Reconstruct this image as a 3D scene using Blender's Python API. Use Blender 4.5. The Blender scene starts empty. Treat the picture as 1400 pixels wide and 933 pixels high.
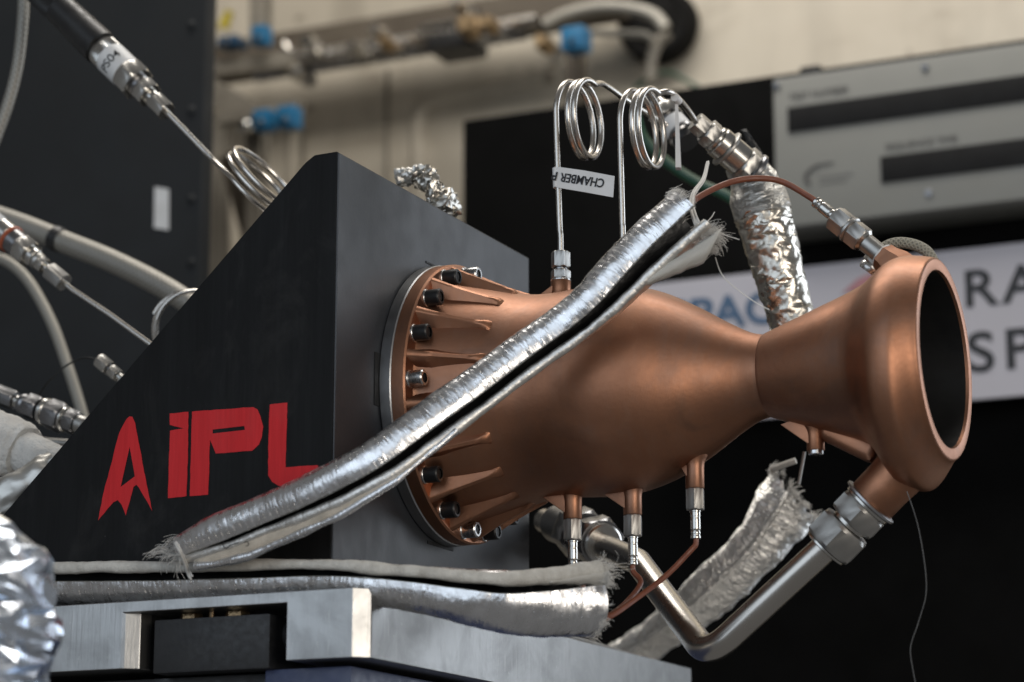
import bpy, bmesh, math, random
from mathutils import Vector, Matrix, noise

random.seed(7)
V = Vector
sc = bpy.context.scene
COL = sc.collection

# ------------------------------------------------------------------ camera
FPX, IW, IH = 3500.0, 1400.0, 933.0
PITCH, HEAD = math.radians(13.0), math.radians(115.0)
FW = V((math.cos(HEAD) * math.cos(PITCH), math.sin(HEAD) * math.cos(PITCH), math.sin(PITCH)))
RT = V((math.sin(HEAD), -math.cos(HEAD), 0.0))
UP = RT.cross(FW)
CAM = V((0.6969, -1.3945, 0.8819))
cam_data = bpy.data.cameras.new('camera')
cam_data.sensor_width = 36.0
cam_data.lens = FPX / IW * 36.0
cam_data.clip_start, cam_data.clip_end = 0.05, 60.0
cam_data.dof.use_dof = True
cam_data.dof.focus_distance = 1.54
cam_data.dof.aperture_fstop = 7.0
cam = bpy.data.objects.new('camera', cam_data)
COL.objects.link(cam)
M = Matrix((RT, UP, -FW)).transposed().to_4x4()
M.translation = CAM
cam.matrix_world = M
sc.camera = cam

# ------------------------------------------------------------------ light
world = bpy.data.worlds.new('World')
sc.world = world
world.use_nodes = True
wb = world.node_tree.nodes['Background']
wb.inputs[0].default_value = (0.88, 0.87, 0.86, 1)
wb.inputs[1].default_value = 0.15


def area(name, loc, target, sx, sy, power, col):
    d = bpy.data.lights.new(name, 'AREA')
    d.shape, d.size, d.size_y, d.energy, d.color = 'RECTANGLE', sx, sy, power, col
    o = bpy.data.objects.new(name, d)
    COL.objects.link(o)
    o.location = loc
    o.rotation_euler = (V(target) - V(loc)).to_track_quat('-Z', 'Y').to_euler()
    return o


area('open_side_daylight', (2.30, -1.75, 1.35), (0.1, 0, 1.2), 1.2, 1.1, 26, (1.0, 0.92, 0.82))
area('sky_opening_daylight', (-0.3, -3.0, 1.85), (0, 0.1, 1.2), 3.6, 2.4, 35, (0.74, 0.86, 1.0))
area('far_end_daylight', (1.75, 1.75, 1.75), (0.1, 0.0, 1.2), 1.3, 1.3, 20, (0.82, 0.90, 1.0))
area('rear_wall_fill', (-0.2, 0.55, 3.0), (-0.3, 1.5, 1.4), 1.8, 0.7, 37, (1.0, 0.95, 0.88))  # added fill lamp that brightens the back wall; no roof opening known there
sc.view_settings.view_transform = 'Standard'
sc.view_settings.look = 'None'
sc.view_settings.exposure = 0.0
sc.view_settings.gamma = 1.0


# ------------------------------------------------------------------ helpers
def at(px, py, X=None, Y=None, Z=None):
    """point of the real scene plane X / Y / Z = const seen in that direction"""
    r = FW + RT * ((px - 700) / FPX) + UP * ((466.5 - py) / FPX)
    if Y is not None:
        t = (Y - CAM.y) / r.y
    elif X is not None:
        t = (X - CAM.x) / r.x
    else:
        t = (Z - CAM.z) / r.z
    return CAM + r * t


def pxm(p):
    """pixels per metre at a point"""
    return FPX / ((V(p) - CAM).dot(FW))


class MB:
    def __init__(self):
        self.v, self.f, self.uv = [], [], {}

    def add(self, verts, faces, uvs=None):
        n = len(self.v)
        self.v += [V(p) for p in verts]
        for k, f in enumerate(faces):
            self.f.append([i + n for i in f])
            if uvs:
                self.uv[len(self.f) - 1] = uvs[k]
        return self

    def grid(self, rows, closed=True, cap0=False, cap1=False, uvfn=None):
        n, m = len(rows), len(rows[0])
        faces, uvs = [], []
        for i in range(n - 1):
            for j in range(m if closed else m - 1):
                k = (j + 1) % m
                faces.append((i * m + j, i * m + k, (i + 1) * m + k, (i + 1) * m + j))
                if uvfn:
                    uvs.append((uvfn(i, j), uvfn(i, j + 1), uvfn(i + 1, j + 1), uvfn(i + 1, j)))
        if cap0:
            faces.append(tuple(reversed(range(m))))
            uvs.append([(0, 0)] * m)
        if cap1:
            faces.append(tuple((n - 1) * m + j for j in range(m)))
            uvs.append([(0, 0)] * m)
        self.add([p for r in rows for p in r], faces, uvs if uvfn else None)
        return self

    def build(self, name, mat, parent=None, smooth=True, angle=35, bevel=0, local=False, recalc=True):
        off = V((0, 0, 0))
        if parent is not None and not local:
            off = parent.matrix_basis.translation.copy()
            if parent.parent is not None:
                off += parent.parent.matrix_basis.translation
        me = bpy.data.meshes.new(name)
        me.from_pydata([tuple(p - off) for p in self.v], [], self.f)
        if self.uv:
            ul = me.uv_layers.new(name='UVMap')
            for p in me.polygons:
                u = self.uv.get(p.index)
                if u:
                    for q, li in enumerate(p.loop_indices):
                        ul.data[li].uv = u[q]
        bm = bmesh.new()
        bm.from_mesh(me)
        bmesh.ops.remove_doubles(bm, verts=bm.verts, dist=1e-6)
        if recalc:
            bmesh.ops.recalc_face_normals(bm, faces=bm.faces)
        if bevel:
            es = [e for e in bm.edges if len(e.link_faces) == 2 and e.calc_face_angle(0) > 0.6]
            bmesh.ops.bevel(bm, geom=es, offset=bevel, segments=2, affect='EDGES', profile=0.6)
        bm.to_mesh(me)
        bm.free()
        if smooth:
            for p in me.polygons:
                p.use_smooth = True
            me.set_sharp_from_angle(angle=math.radians(angle))
        me.materials.append(mat)
        o = bpy.data.objects.new(name, me)
        COL.objects.link(o)
        if parent is not None:
            o.parent = parent
        return o


def thing(name, loc, label, cat, group=None):
    o = bpy.data.objects.new(name, None)
    o.empty_display_size = 0.02
    COL.objects.link(o)
    o.location = loc
    return tag(o, label, cat, group)


def tag(o, label, cat, group=None):
    o['label'] = label
    o['category'] = cat
    if group:
        o['group'] = group
    return o


def frame(d, ref=None):
    d = V(d).normalized()
    ref = V(ref) if ref else (V((0, 0, 1)) if abs(d.z) < 0.9 else V((1, 0, 0)))
    a = (ref - d * ref.dot(d)).normalized()
    return d, a, d.cross(a)


def box(mb, a, b):
    x0, y0, z0 = a
    x1, y1, z1 = b
    return mb.add([(x0, y0, z0), (x1, y0, z0), (x1, y1, z0), (x0, y1, z0), (x0, y0, z1), (x1, y0, z1), (x1, y1, z1), (x0, y1, z1)],
                  [(0, 3, 2, 1), (4, 5, 6, 7), (0, 1, 5, 4), (1, 2, 6, 5), (2, 3, 7, 6), (3, 0, 4, 7)])


def prism(mb, pts, d):
    """planar loop pts extruded by vector d"""
    n = len(pts)
    d = V(d)
    return mb.add([V(p) for p in pts] + [V(p) + d for p in pts],
                  [tuple(range(n)), tuple(reversed(range(n, 2 * n)))] + [(i, i + n, (i + 1) % n + n, (i + 1) % n) for i in range(n)])


def lathe(mb, o, d, prof, n=32, ref=None, cap0=True, cap1=True, phase=0.0):
    """prof = [(along, radius)]"""
    o = V(o)
    d, a, b = frame(d, ref)
    rows = []
    for (s, r) in prof:
        rows.append([o + d * s + (a * math.cos(phase + 2 * math.pi * j / n) + b * math.sin(phase + 2 * math.pi * j / n)) * r for j in range(n)])
    L = [s for s, r in prof]
    return mb.grid(rows, True, cap0, cap1, lambda i, j: (j / n * 2 * math.pi * max(r for s, r in prof), L[i]))


def hexa(mb, o, d, L, flats, phase=0.25, ch=0.12):
    """a hexagonal nut body with chamfered ends"""
    R = flats / 2 / math.cos(math.pi / 6)
    c = flats * ch
    o = V(o)
    d, a, b = frame(d)
    rows = []
    for s, k in ((0, 0), (c * 0.55, 1), (L - c * 0.55, 1), (L, 0)):
        row = []
        for j in range(24):
            t = 2 * math.pi * j / 24
            tm = (t % (math.pi / 3)) - math.pi / 6
            rh = flats / 2 / math.cos(tm)
            r = rh if k else min(rh, flats / 2 * 0.985)
            row.append(o + d * s + (a * math.cos(t + phase) + b * math.sin(t + phase)) * r)
        rows.append(row)
    return mb.grid(rows, True, True, True)


def crom(pts, n=10):
    pts = [V(p) for p in pts]
    P = [pts[0] * 2 - pts[1]] + pts + [pts[-1] * 2 - pts[-2]]
    out = []
    for i in range(1, len(P) - 2):
        p0, p1, p2, p3 = P[i - 1:i + 3]
        for k in range(n):
            t = k / n
            out.append(0.5 * ((2 * p1) + (p2 - p0) * t + (2 * p0 - 5 * p1 + 4 * p2 - p3) * t * t + (3 * p1 - p0 - 3 * p2 + p3) * t ** 3))
    out.append(pts[-1])
    return out


def fillet(pts, r, n=8):
    pts = [V(p) for p in pts]
    out = [pts[0]]
    for a, b, c in zip(pts, pts[1:], pts[2:]):
        u, w = (a - b).normalized(), (c - b).normalized()
        half = u.angle(w) / 2
        L = min(r / math.tan(half), 0.45 * (a - b).length, 0.45 * (c - b).length)
        p, q = b + u * L, b + w * L
        for k in range(n + 1):
            t = k / n
            out.append(p * (1 - t) ** 2 + b * 2 * t * (1 - t) + q * t * t)
    out.append(pts[-1])
    return out


def frames(path):
    """parallel transport"""
    T = []
    for i in range(len(path)):
        T.append((path[min(i + 1, len(path) - 1)] - path[max(i - 1, 0)]).normalized())
    _, a, _b = frame(T[0])
    out = []
    for t in T:
        a = (a - t * a.dot(t)).normalized()
        out.append((t, a, t.cross(a)))
    return out


def tube(mb, path, r, n=12, caps=True, wob=0.0):
    fr = frames(path)
    L, s = [0.0], 0.0
    for a, b in zip(path, path[1:]):
        s += (b - a).length
        L.append(s)
    rows = []
    for i, (p, (t, a, b)) in enumerate(zip(path, fr)):
        q = r(L[i] / s) if callable(r) else r
        row = []
        for j in range(n):
            ang = 2 * math.pi * j / n
            w = a * math.cos(ang) + b * math.sin(ang)
            k = q * (1 + (wob * noise.noise((p + w * q) * 60) if wob else 0))
            row.append(p + w * k)
        rows.append(row)
    rr = r(0.5) if callable(r) else r
    return mb.grid(rows, True, caps, caps, lambda i, j: (j / n * 2 * math.pi * rr, L[i]))


# ------------------------------------------------------------------ materials
def nodes(name):
    m = bpy.data.materials.new(name)
    m.use_nodes = True
    t = m.node_tree
    return m, t, t.nodes['Principled BSDF']


def N(t, kind, **kw):
    n = t.nodes.new(kind)
    for k, v in kw.items():
        if k.startswith('_'):
            setattr(n, k[1:], v)
        else:
            n.inputs[k.replace('__', ' ')].default_value = v
    return n


def mixc(t, fac, a, b):
    n = t.nodes.new('ShaderNodeMix')
    n.data_type = 'RGBA'
    for sock, val in ((n.inputs[0], fac), (n.inputs[6], a), (n.inputs[7], b)):
        if hasattr(val, 'is_output'):
            t.links.new(val, sock)
        else:
            sock.default_value = val if not isinstance(val, tuple) else (val + (1,))[:4]
    return n.outputs[2]


def ramp(t, src, lo, hi, a=0.0, b=1.0):
    n = t.nodes.new('ShaderNodeMapRange')
    t.links.new(src, n.inputs[0])
    n.inputs[1].default_value, n.inputs[2].default_value = lo, hi
    n.inputs[3].default_value, n.inputs[4].default_value = a, b
    return n.outputs[0]


def coords(t, scale=(1, 1, 1), uv=False):
    tc = t.nodes.new('ShaderNodeTexCoord')
    mp = t.nodes.new('ShaderNodeMapping')
    mp.inputs['Scale'].default_value = scale
    t.links.new(tc.outputs['UV' if uv else 'Object'], mp.inputs[0])
    return mp.outputs[0]


def noise_tex(t, vec, scale, detail=4, rough=0.55, dist=0.0):
    n = N(t, 'ShaderNodeTexNoise', Scale=scale, Detail=detail, Roughness=rough, Distortion=dist)
    t.links.new(vec, n.inputs['Vector'])
    return n.outputs['Fac']


def bump(t, bs, h, strength, dist=0.001, prev=None):
    b = N(t, 'ShaderNodeBump', Strength=strength, Distance=dist)
    t.links.new(h, b.inputs['Height'])
    if prev is not None:
        t.links.new(prev, b.inputs['Normal'])
    t.links.new(b.outputs[0], bs.inputs['Normal'])
    return b.outputs[0]


def simple(name, col, metal=0.0, rough=0.5, col2=None, vscale=30, stretch=(1, 1, 1), rvar=0.12, bmp=0.15, bscale=250, bdist=0.0006, spec=0.5, lo=0.35, hi=0.7, detail=5):
    m, t, bs = nodes(name)
    bs.inputs['Metallic'].default_value = metal
    bs.inputs['Specular IOR Level'].default_value = spec
    vec = coords(t, stretch)
    f = noise_tex(t, vec, vscale, detail)
    c2 = col2 if col2 else tuple(c * 0.72 for c in col)
    t.links.new(mixc(t, ramp(t, f, lo, hi), col, c2), bs.inputs['Base Color'])
    f2 = noise_tex(t, vec, vscale * 3.1, 4)
    t.links.new(ramp(t, f2, 0.3, 0.7, max(0.03, rough - rvar), min(1, rough + rvar)), bs.inputs['Roughness'])
    if bmp:
        bump(t, bs, noise_tex(t, vec, bscale, 4), bmp, bdist)
    return m


def m_copper(name, printed=True):
    m, t, bs = nodes(name)
    bs.inputs['Metallic'].default_value = 1.0
    v = coords(t)
    big = noise_tex(t, v, 16, 5, 0.6, 0.4)
    mid = noise_tex(t, coords(t, (3.0, 1, 1)), 34, 5, 0.65)
    fine = noise_tex(t, v, 420, 3)
    c = mixc(t, ramp(t, big, 0.36, 0.66), (0.42, 0.200, 0.116), (0.30, 0.148, 0.090))
    c = mixc(t, ramp(t, mid, 0.52, 0.74, 0, 0.55), c, (0.38, 0.215, 0.145))
    c = mixc(t, ramp(t, noise_tex(t, v, 23, 4, 0.5, 0.8), 0.58, 0.70, 0, 0.5), c, (0.19, 0.115, 0.085))
    # faint scratches, grey smudges and build layers
    scr = noise_tex(t, coords(t, (9, 1.2, 0.7)), 42, 4, 0.75, 0.3)
    c = mixc(t, ramp(t, scr, 0.66, 0.71, 0, 0.30), c, (0.20, 0.115, 0.085))
    lay = noise_tex(t, coords(t, (1, 0.02, 0.02)), 260, 3, 0.7)
    c = mixc(t, ramp(t, lay, 0.35, 0.7, 0, 0.22), c, (0.30, 0.165, 0.115))
    smu = noise_tex(t, coords(t, (1, 1, 1.4)), 9, 5, 0.7, 1.2)
    c = mixc(t, ramp(t, smu, 0.52, 0.70, 0, 0.5), c, (0.255, 0.165, 0.13))
    t.links.new(c, bs.inputs['Base Color'])
    r = N(t, 'ShaderNodeMath', _operation='ADD')
    t.links.new(ramp(t, big, 0.3, 0.7, 0.37, 0.52), r.inputs[0])
    t.links.new(ramp(t, fine, 0.3, 0.7, -0.015, 0.025), r.inputs[1])
    t.links.new(r.outputs[0], bs.inputs['Roughness'])
    w = N(t, 'ShaderNodeTexWave', Scale=390.0, Distortion=2.5, Detail=2.0)
    w.inputs['Detail Scale'].default_value = 0.6
    w.bands_direction = 'X'
    t.links.new(v, w.inputs['Vector'])
    b1 = bump(t, bs, w.outputs['Fac'], 0.035 if printed else 0.02, 0.0004)
    b2 = bump(t, bs, fine, 0.13, 0.0005, b1)
    bump(t, bs, noise_tex(t, v, 60, 3), 0.03, 0.002, b2)
    return m


def m_sleeve(name, col=(0.80, 0.80, 0.81), rough=0.25, k=1.0):
    """aluminised glass cloth: creases across the sleeve, weave under the foil"""
    m, t, bs = nodes(name)
    bs.inputs['Metallic'].default_value = 1.0
    u = coords(t, (1, 1, 1), True)
    cr = noise_tex(t, coords(t, (0.30, 1.0, 1), True), 330, 3, 0.6, 0.6)
    crin = noise_tex(t, u, 210, 4, 0.6, 1.2)
    wv = N(t, 'ShaderNodeTexWave', Scale=78.0, Distortion=3.0, Detail=3.0)
    wv.bands_direction = 'Y'
    wv.wave_profile = 'SAW'
    wv.inputs['Detail Scale'].default_value = 1.6
    t.links.new(u, wv.inputs['Vector'])
    dirt = noise_tex(t, u, 45, 5, 0.65)
    c = mixc(t, ramp(t, dirt, 0.5, 0.75, 0, 0.6), col, (0.46, 0.45, 0.44))
    t.links.new(c, bs.inputs['Base Color'])
    t.links.new(ramp(t, noise_tex(t, u, 150, 4), 0.3, 0.7, rough - 0.08, rough + 0.16), bs.inputs['Roughness'])
    b1 = bump(t, bs, wv.outputs['Fac'], min(1, 0.50 * k), 0.0014 * k)
    b2 = bump(t, bs, cr, min(1, 0.45 * k), 0.0012 * k, b1)
    bump(t, bs, crin, 0.14, 0.0014, b2)
    return m


def m_foil(name, tint=(0.86, 0.87, 0.89), vs=95.0, bs_=0.35, ro=0.2):
    m, t, bs = nodes(name)
    bs.inputs['Metallic'].default_value = 1.0
    v = coords(t)
    vo = N(t, 'ShaderNodeTexVoronoi', Scale=vs)
    vo.feature = 'SMOOTH_F1'
    d = N(t, 'ShaderNodeTexNoise', Scale=60.0, Detail=3.0)
    t.links.new(v, d.inputs['Vector'])
    mx = N(t, 'ShaderNodeVectorMath', _operation='MULTIPLY_ADD')
    mx.inputs[1].default_value = (0.02, 0.02, 0.02)
    t.links.new(d.outputs['Color'], mx.inputs[0])
    t.links.new(v, mx.inputs[2])
    t.links.new(mx.outputs[0], vo.inputs['Vector'])
    bs.inputs['Base Color'].default_value = tint + (1,)
    t.links.new(ramp(t, noise_tex(t, v, 40, 4), 0.3, 0.7, ro - 0.07, ro + 0.14), bs.inputs['Roughness'])
    bump(t, bs, vo.outputs['Distance'], bs_, 0.003)
    return m


def m_braid(name, col, metal, rough, freq=520, strength=0.6):
    m, t, bs = nodes(name)
    bs.inputs['Metallic'].default_value = metal
    h = None
    for rot in (0.85, -0.85):
        tc = t.nodes.new('ShaderNodeTexCoord')
        mp = t.nodes.new('ShaderNodeMapping')
        mp.inputs['Rotation'].default_value = (0, 0, rot)
        t.links.new(tc.outputs['UV'], mp.inputs[0])
        w = N(t, 'ShaderNodeTexWave', Scale=freq / 6.28, Distortion=0.6)
        t.links.new(mp.outputs[0], w.inputs['Vector'])
        if h is None:
            h = w.outputs['Fac']
        else:
            mm = N(t, 'ShaderNodeMath', _operation='MAXIMUM')
            t.links.new(h, mm.inputs[0])
            t.links.new(w.outputs['Fac'], mm.inputs[1])
            h = mm.outputs[0]
    c = mixc(t, ramp(t, h, 0.2, 0.9), tuple(x * 0.66 for x in col), col)
    t.links.new(c, bs.inputs['Base Color'])
    bs.inputs['Roughness'].default_value = rough
    bump(t, bs, h, strength, 0.0012)
    return m


def m_painted(name, col, rough, streak=0.35):
    """black paint brushed on in vertical strokes"""
    m, t, bs = nodes(name)
    v = coords(t, (1, 1, 0.05))
    st = noise_tex(t, v, 330, 4, 0.7)
    st2 = noise_tex(t, coords(t, (1, 1, 0.12)), 60, 4, 0.6)
    sp = noise_tex(t, coords(t), 240, 2)
    c = mixc(t, ramp(t, st, 0.40, 0.80, 0, 1), col, tuple(min(1, x * 1.25 + 0.0012) for x in col))
    c = mixc(t, ramp(t, sp, 0.76, 0.80, 0, 0.5), c, (0.12, 0.12, 0.12))
    t.links.new(c, bs.inputs['Base Color'])
    t.links.new(ramp(t, st2, 0.3, 0.7, rough - 0.06, rough + 0.1), bs.inputs['Roughness'])
    du = noise_tex(t, coords(t, (1, 1, 0.5)), 22, 6, 0.7, 0.8)
    c = mixc(t, ramp(t, du, 0.52, 0.80, 0, 0.10), c, (0.16, 0.155, 0.15))
    t.links.new(c, bs.inputs['Base Color'])
    bs.inputs['Specular IOR Level'].default_value = 0.13
    bump(t, bs, st, streak, 0.0004)
    return m


def m_machined(name):
    """milled aluminium plate, scratched and water stained"""
    m, t, bs = nodes(name)
    bs.inputs['Metallic'].default_value = 1.0
    v = coords(t)
    sc1 = noise_tex(t, coords(t, (1, 1, 0.06)), 420, 3, 0.7)
    stain = noise_tex(t, v, 26, 6, 0.62, 0.5)
    spots = noise_tex(t, v, 190, 3, 0.5)
    c = mixc(t, ramp(t, stain, 0.42, 0.68), (0.40, 0.40, 0.395), (0.28, 0.28, 0.275))
    c = mixc(t, ramp(t, spots, 0.66, 0.72, 0, 0.35), c, (0.58, 0.57, 0.55))
    c = mixc(t, ramp(t, sc1, 0.60, 0.72, 0, 0.6), c, (0.52, 0.51, 0.49))
    t.links.new(c, bs.inputs['Base Color'])
    r = N(t, 'ShaderNodeMath', _operation='ADD')
    t.links.new(ramp(t, stain, 0.3, 0.7, 0.30, 0.40), r.inputs[0])
    t.links.new(ramp(t, spots, 0.6, 0.75, 0.0, 0.08), r.inputs[1])
    t.links.new(r.outputs[0], bs.inputs['Roughness'])
    bump(t, bs, sc1, 0.22, 0.0004)
    return m


def m_wall(name, col, col2):
    m, t, bs = nodes(name)
    v = coords(t)
    a = noise_tex(t, v, 3.2, 6, 0.6, 0.6)
    b = noise_tex(t, coords(t, (1, 1, 0.15)), 9, 5, 0.6)
    c = mixc(t, ramp(t, a, 0.4, 0.7), col, col2)
    c = mixc(t, ramp(t, b, 0.48, 0.75, 0, 0.6), c, tuple(x * 0.6 for x in col2))
    c = mixc(t, ramp(t, noise_tex(t, coords(t, (1, 1, 2.5)), 5, 6, 0.7, 1.0), 0.55, 0.72, 0, 0.5), c, (0.24, 0.20, 0.145))
    sp = noise_tex(t, v, 26, 3, 0.5)
    c = mixc(t, ramp(t, sp, 0.68, 0.74, 0, 0.6), c, (0.14, 0.11, 0.08))
    t.links.new(c, bs.inputs['Base Color'])
    bs.inputs['Roughness'].default_value = 0.55
    bump(t, bs, noise_tex(t, v, 40, 4), 0.15, 0.003)
    return m


COPPER = m_copper('printed_copper')
COPPER_M = m_copper('machined_copper', False)
STEEL = simple('stainless_steel', (0.58, 0.57, 0.54), 1, 0.25, (0.50, 0.48, 0.45), 20, rvar=0.03, bmp=0.02)
STEEL_S = simple('satin_steel', (0.44, 0.43, 0.41), 1, 0.40, (0.37, 0.36, 0.34), 30, rvar=0.05, bmp=0.06)
STEEL_D = simple('dark_steel', (0.30, 0.30, 0.31), 1, 0.30, (0.20, 0.20, 0.20), 30, rvar=0.05, bmp=0.03)
TUBE = simple('drawn_tube', (0.58, 0.55, 0.51), 1, 0.27, (0.52, 0.49, 0.45), 9, rvar=0.02, bmp=0)
RING = simple('ring_aluminium', (0.44, 0.45, 0.46), 1, 0.36, (0.36, 0.36, 0.37), 30, rvar=0.06, bmp=0.08)
BOLT = simple('black_oxide', (0.010, 0.010, 0.011), 0.0, 0.42, (0.016, 0.016, 0.016), 200, rvar=0.06, bmp=0.1, spec=0.35)
SOCKET = simple('socket_dark', (0.008, 0.008, 0.008), 0.0, 0.6)
ZINC = simple('zinc_bolt', (0.62, 0.62, 0.62), 1, 0.28, (0.45, 0.44, 0.43), 200, rvar=0.1, bmp=0.1)
BLACK_SIDE = m_painted('black_brushed_paint', (0.0070, 0.0073, 0.0077), 0.55, 0.3)
BLACK_FRONT = simple('black_satin_paint', (0.028, 0.031, 0.037), 0, 0.42, (0.022, 0.0245, 0.029), 14, rvar=0.06, bmp=0.16, bscale=420, bdist=0.0004, spec=0.55)
RED = m_painted('red_brushed_paint', (0.50, 0.022, 0.026), 0.5, 0.2)
TAPE = simple('black_tape', (0.006, 0.006, 0.006), 0, 0.6)
ALU = m_machined('milled_aluminium')
BLUE = simple('navy_paint', (0.032, 0.045, 0.105), 0, 0.42, (0.045, 0.058, 0.11), 50, rvar=0.1, bmp=0.3)
DARKBLOCK = simple('black_anodised', (0.010, 0.0105, 0.012), 0, 0.5, (0.016, 0.016, 0.017), 70, bmp=0.2)
BRONZE = simple('bronze_bolt', (0.40, 0.29, 0.17), 1, 0.38, (0.25, 0.18, 0.11), 120)
SLEEVE = m_sleeve('aluminised_cloth')
SLEEVE_OLD = m_sleeve('worn_aluminised_cloth', (0.56, 0.55, 0.52), 0.38, 1.8)
WORN = m_sleeve('frayed_silver_cloth', (0.74, 0.73, 0.70), 0.34, 2.2)
LIPS = m_sleeve('pale_cloth_edge', (0.78, 0.76, 0.72), 0.42)
LINING = simple('black_lining', (0.006, 0.006, 0.007), 0, 0.42, (0.014, 0.014, 0.015), 160, bmp=0.5, bscale=380, bdist=0.001)
CLOTH = simple('white_glass_cloth', (0.62, 0.60, 0.55), 0, 0.8, (0.42, 0.40, 0.36), 120, bmp=0.7, bscale=700, bdist=0.0008)
CLOTH_B = simple('beige_glass_cloth', (0.50, 0.44, 0.36), 0, 0.75, (0.36, 0.32, 0.26), 90, bmp=0.6, bscale=600, bdist=0.0008)
WEAVE = m_braid('white_woven_cloth', (0.66, 0.64, 0.59), 0.0, 0.75, 2600, 0.5)
WRAP = simple('white_wrap', (0.66, 0.65, 0.62), 0, 0.85, (0.50, 0.48, 0.45), 45, bmp=0.9, bscale=190, bdist=0.003)
THREAD = simple('glass_thread', (0.72, 0.70, 0.66), 0, 0.6, bmp=0)
FOIL = m_foil('crumpled_foil', (0.76, 0.83, 0.93), vs=75.0, bs_=0.28, ro=0.24)  # bluish tint: the sky's reflection put into the silver foil colour
FOIL_B = m_foil('worn_foil', (0.47, 0.45, 0.41), 120.0, 0.4, 0.3)
FOIL_P = m_foil('pipe_foil', (0.62, 0.59, 0.53), 140.0, 0.45, 0.28)
CABLE = simple('copper_brown_cable', (0.20, 0.062, 0.030), 0, 0.5, (0.15, 0.045, 0.024), 80, bmp=0.1)
RUBBER = simple('black_rubber', (0.010, 0.010, 0.011), 0, 0.42, (0.018, 0.018, 0.018), 60, bmp=0.1)
PORTM = simple('port_rubber', (0.004, 0.004, 0.004), 0, 0.75, (0.008, 0.0075, 0.007), 20, bmp=0.2, spec=0.12)
WIRE = simple('black_wire', (0.008, 0.008, 0.008), 0, 0.5)
LABEL = simple('label_white', (0.70, 0.70, 0.70), 0, 0.45, (0.62, 0.62, 0.61), 60, bmp=0.03)
INK = simple('label_ink', (0.012, 0.012, 0.014), 0, 0.6, bmp=0)
ORANGE = simple('orange_seal', (0.42, 0.10, 0.04), 0, 0.45)
BRAID = m_braid('steel_braid', (0.33, 0.315, 0.28), 0.6, 0.45, 620, 0.35)
BRAID_F = m_braid('fibre_braid', (0.33, 0.31, 0.25), 0.0, 0.8, 900)
RIBHOSE = m_braid('ribbed_hose', (0.37, 0.35, 0.305), 0.4, 0.5, 800, 0.3)
CAB = simple('partition_black', (0.0115, 0.0132, 0.0145), 0, 0.6, (0.0145, 0.016, 0.0175), 5, bmp=0.1, spec=0.25)
PANEL = simple('panel_black', (0.0022, 0.0022, 0.0022), 0, 0.8, (0.003, 0.003, 0.003), 6, bmp=0.05, spec=0.06)
WALLM = m_wall('beige_painted_steel', (0.49, 0.445, 0.365), (0.42, 0.37, 0.295))
STRUT = simple('galvanised_strut', (0.30, 0.275, 0.23), 0.3, 0.5, (0.20, 0.18, 0.15), 12)
STRUT_D = simple('stained_strut', (0.12, 0.10, 0.075), 0.2, 0.55, (0.07, 0.055, 0.04), 12)
BLUEP = simple('blue_plastic', (0.008, 0.135, 0.28), 0, 0.5, (0.006, 0.10, 0.22), 30)
YELLOW = simple('yellow_plastic', (0.45, 0.36, 0.02), 0, 0.5)
BLUED = simple('dark_blue_plastic', (0.012, 0.06, 0.13), 0, 0.5)
GREEN = simple('green_cable', (0.004, 0.055, 0.025), 0, 0.4, bmp=0.05)
GREYP = simple('display_grey', (0.225, 0.225, 0.205), 0, 0.5, (0.20, 0.20, 0.185), 5, bmp=0.05)
SCREEN = simple('display_window', (0.011, 0.011, 0.0115), 0, 0.6, bmp=0.0, spec=0.15)
GREYINK = simple('grey_print', (0.075, 0.072, 0.068), 0, 0.6, bmp=0)
BANNER = simple('banner_vinyl', (0.46, 0.45, 0.50), 0, 0.5, (0.43, 0.42, 0.46), 4, bmp=0.02)
SIGNBLUE = simple('banner_blue', (0.055, 0.115, 0.21), 0, 0.5, bmp=0)
SIGNINK = simple('banner_black', (0.014, 0.014, 0.016), 0, 0.5, bmp=0)
SIGNPINK = simple('banner_pink', (0.44, 0.20, 0.22), 0, 0.5, bmp=0)
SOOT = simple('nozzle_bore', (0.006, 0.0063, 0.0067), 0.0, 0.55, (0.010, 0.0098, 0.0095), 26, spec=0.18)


# ------------------------------------------------------------------ background
WY = 1.60


def struct(o):
    o['kind'] = 'structure'
    return o


wall = struct(box(MB(), (-3.2, WY, -0.3), (0.75, WY + 0.06, 3.4)).build('container_wall', WALLM, smooth=False))
pl = fillet([at(760, 104, Y=WY), at(572, 143, Y=WY), at(574, 420, Y=WY)], 0.03, 10)
tube(MB(), [V((p.x, WY, p.z)) for p in pl], 0.011, 10).build('pressed_bead', WALLM, wall)
sm = MB()
a, b = at(529, 96, Y=WY), at(533, 420, Y=WY)
box(sm, (a.x, WY - 0.004, b.z), (a.x + 0.005, WY + 0.01, a.z)).build('seam_strip', STRUT, wall, smooth=False)
a, b = at(404, 175, Y=WY), at(404, 420, Y=WY)
box(MB(), (a.x, WY - 0.014, b.z), (a.x + 0.012, WY + 0.01, a.z)).build('seam_strip', WALLM, wall, smooth=False)
a, b = at(415, 175, Y=WY), at(415, 420, Y=WY)
box(MB(), (a.x, WY - 0.010, b.z), (a.x + 0.004, WY + 0.01, a.z)).build('seam_strip', STRUT, wall, smooth=False)
a, b = at(375, 55, Y=WY), at(1000, -40, Y=WY)
box(MB(), (a.x, WY - 0.02, a.z), (0.74, WY + 0.01, a.z + 0.4)).build('upper_panel', WALLM, wall, bevel=0.004)

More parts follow.
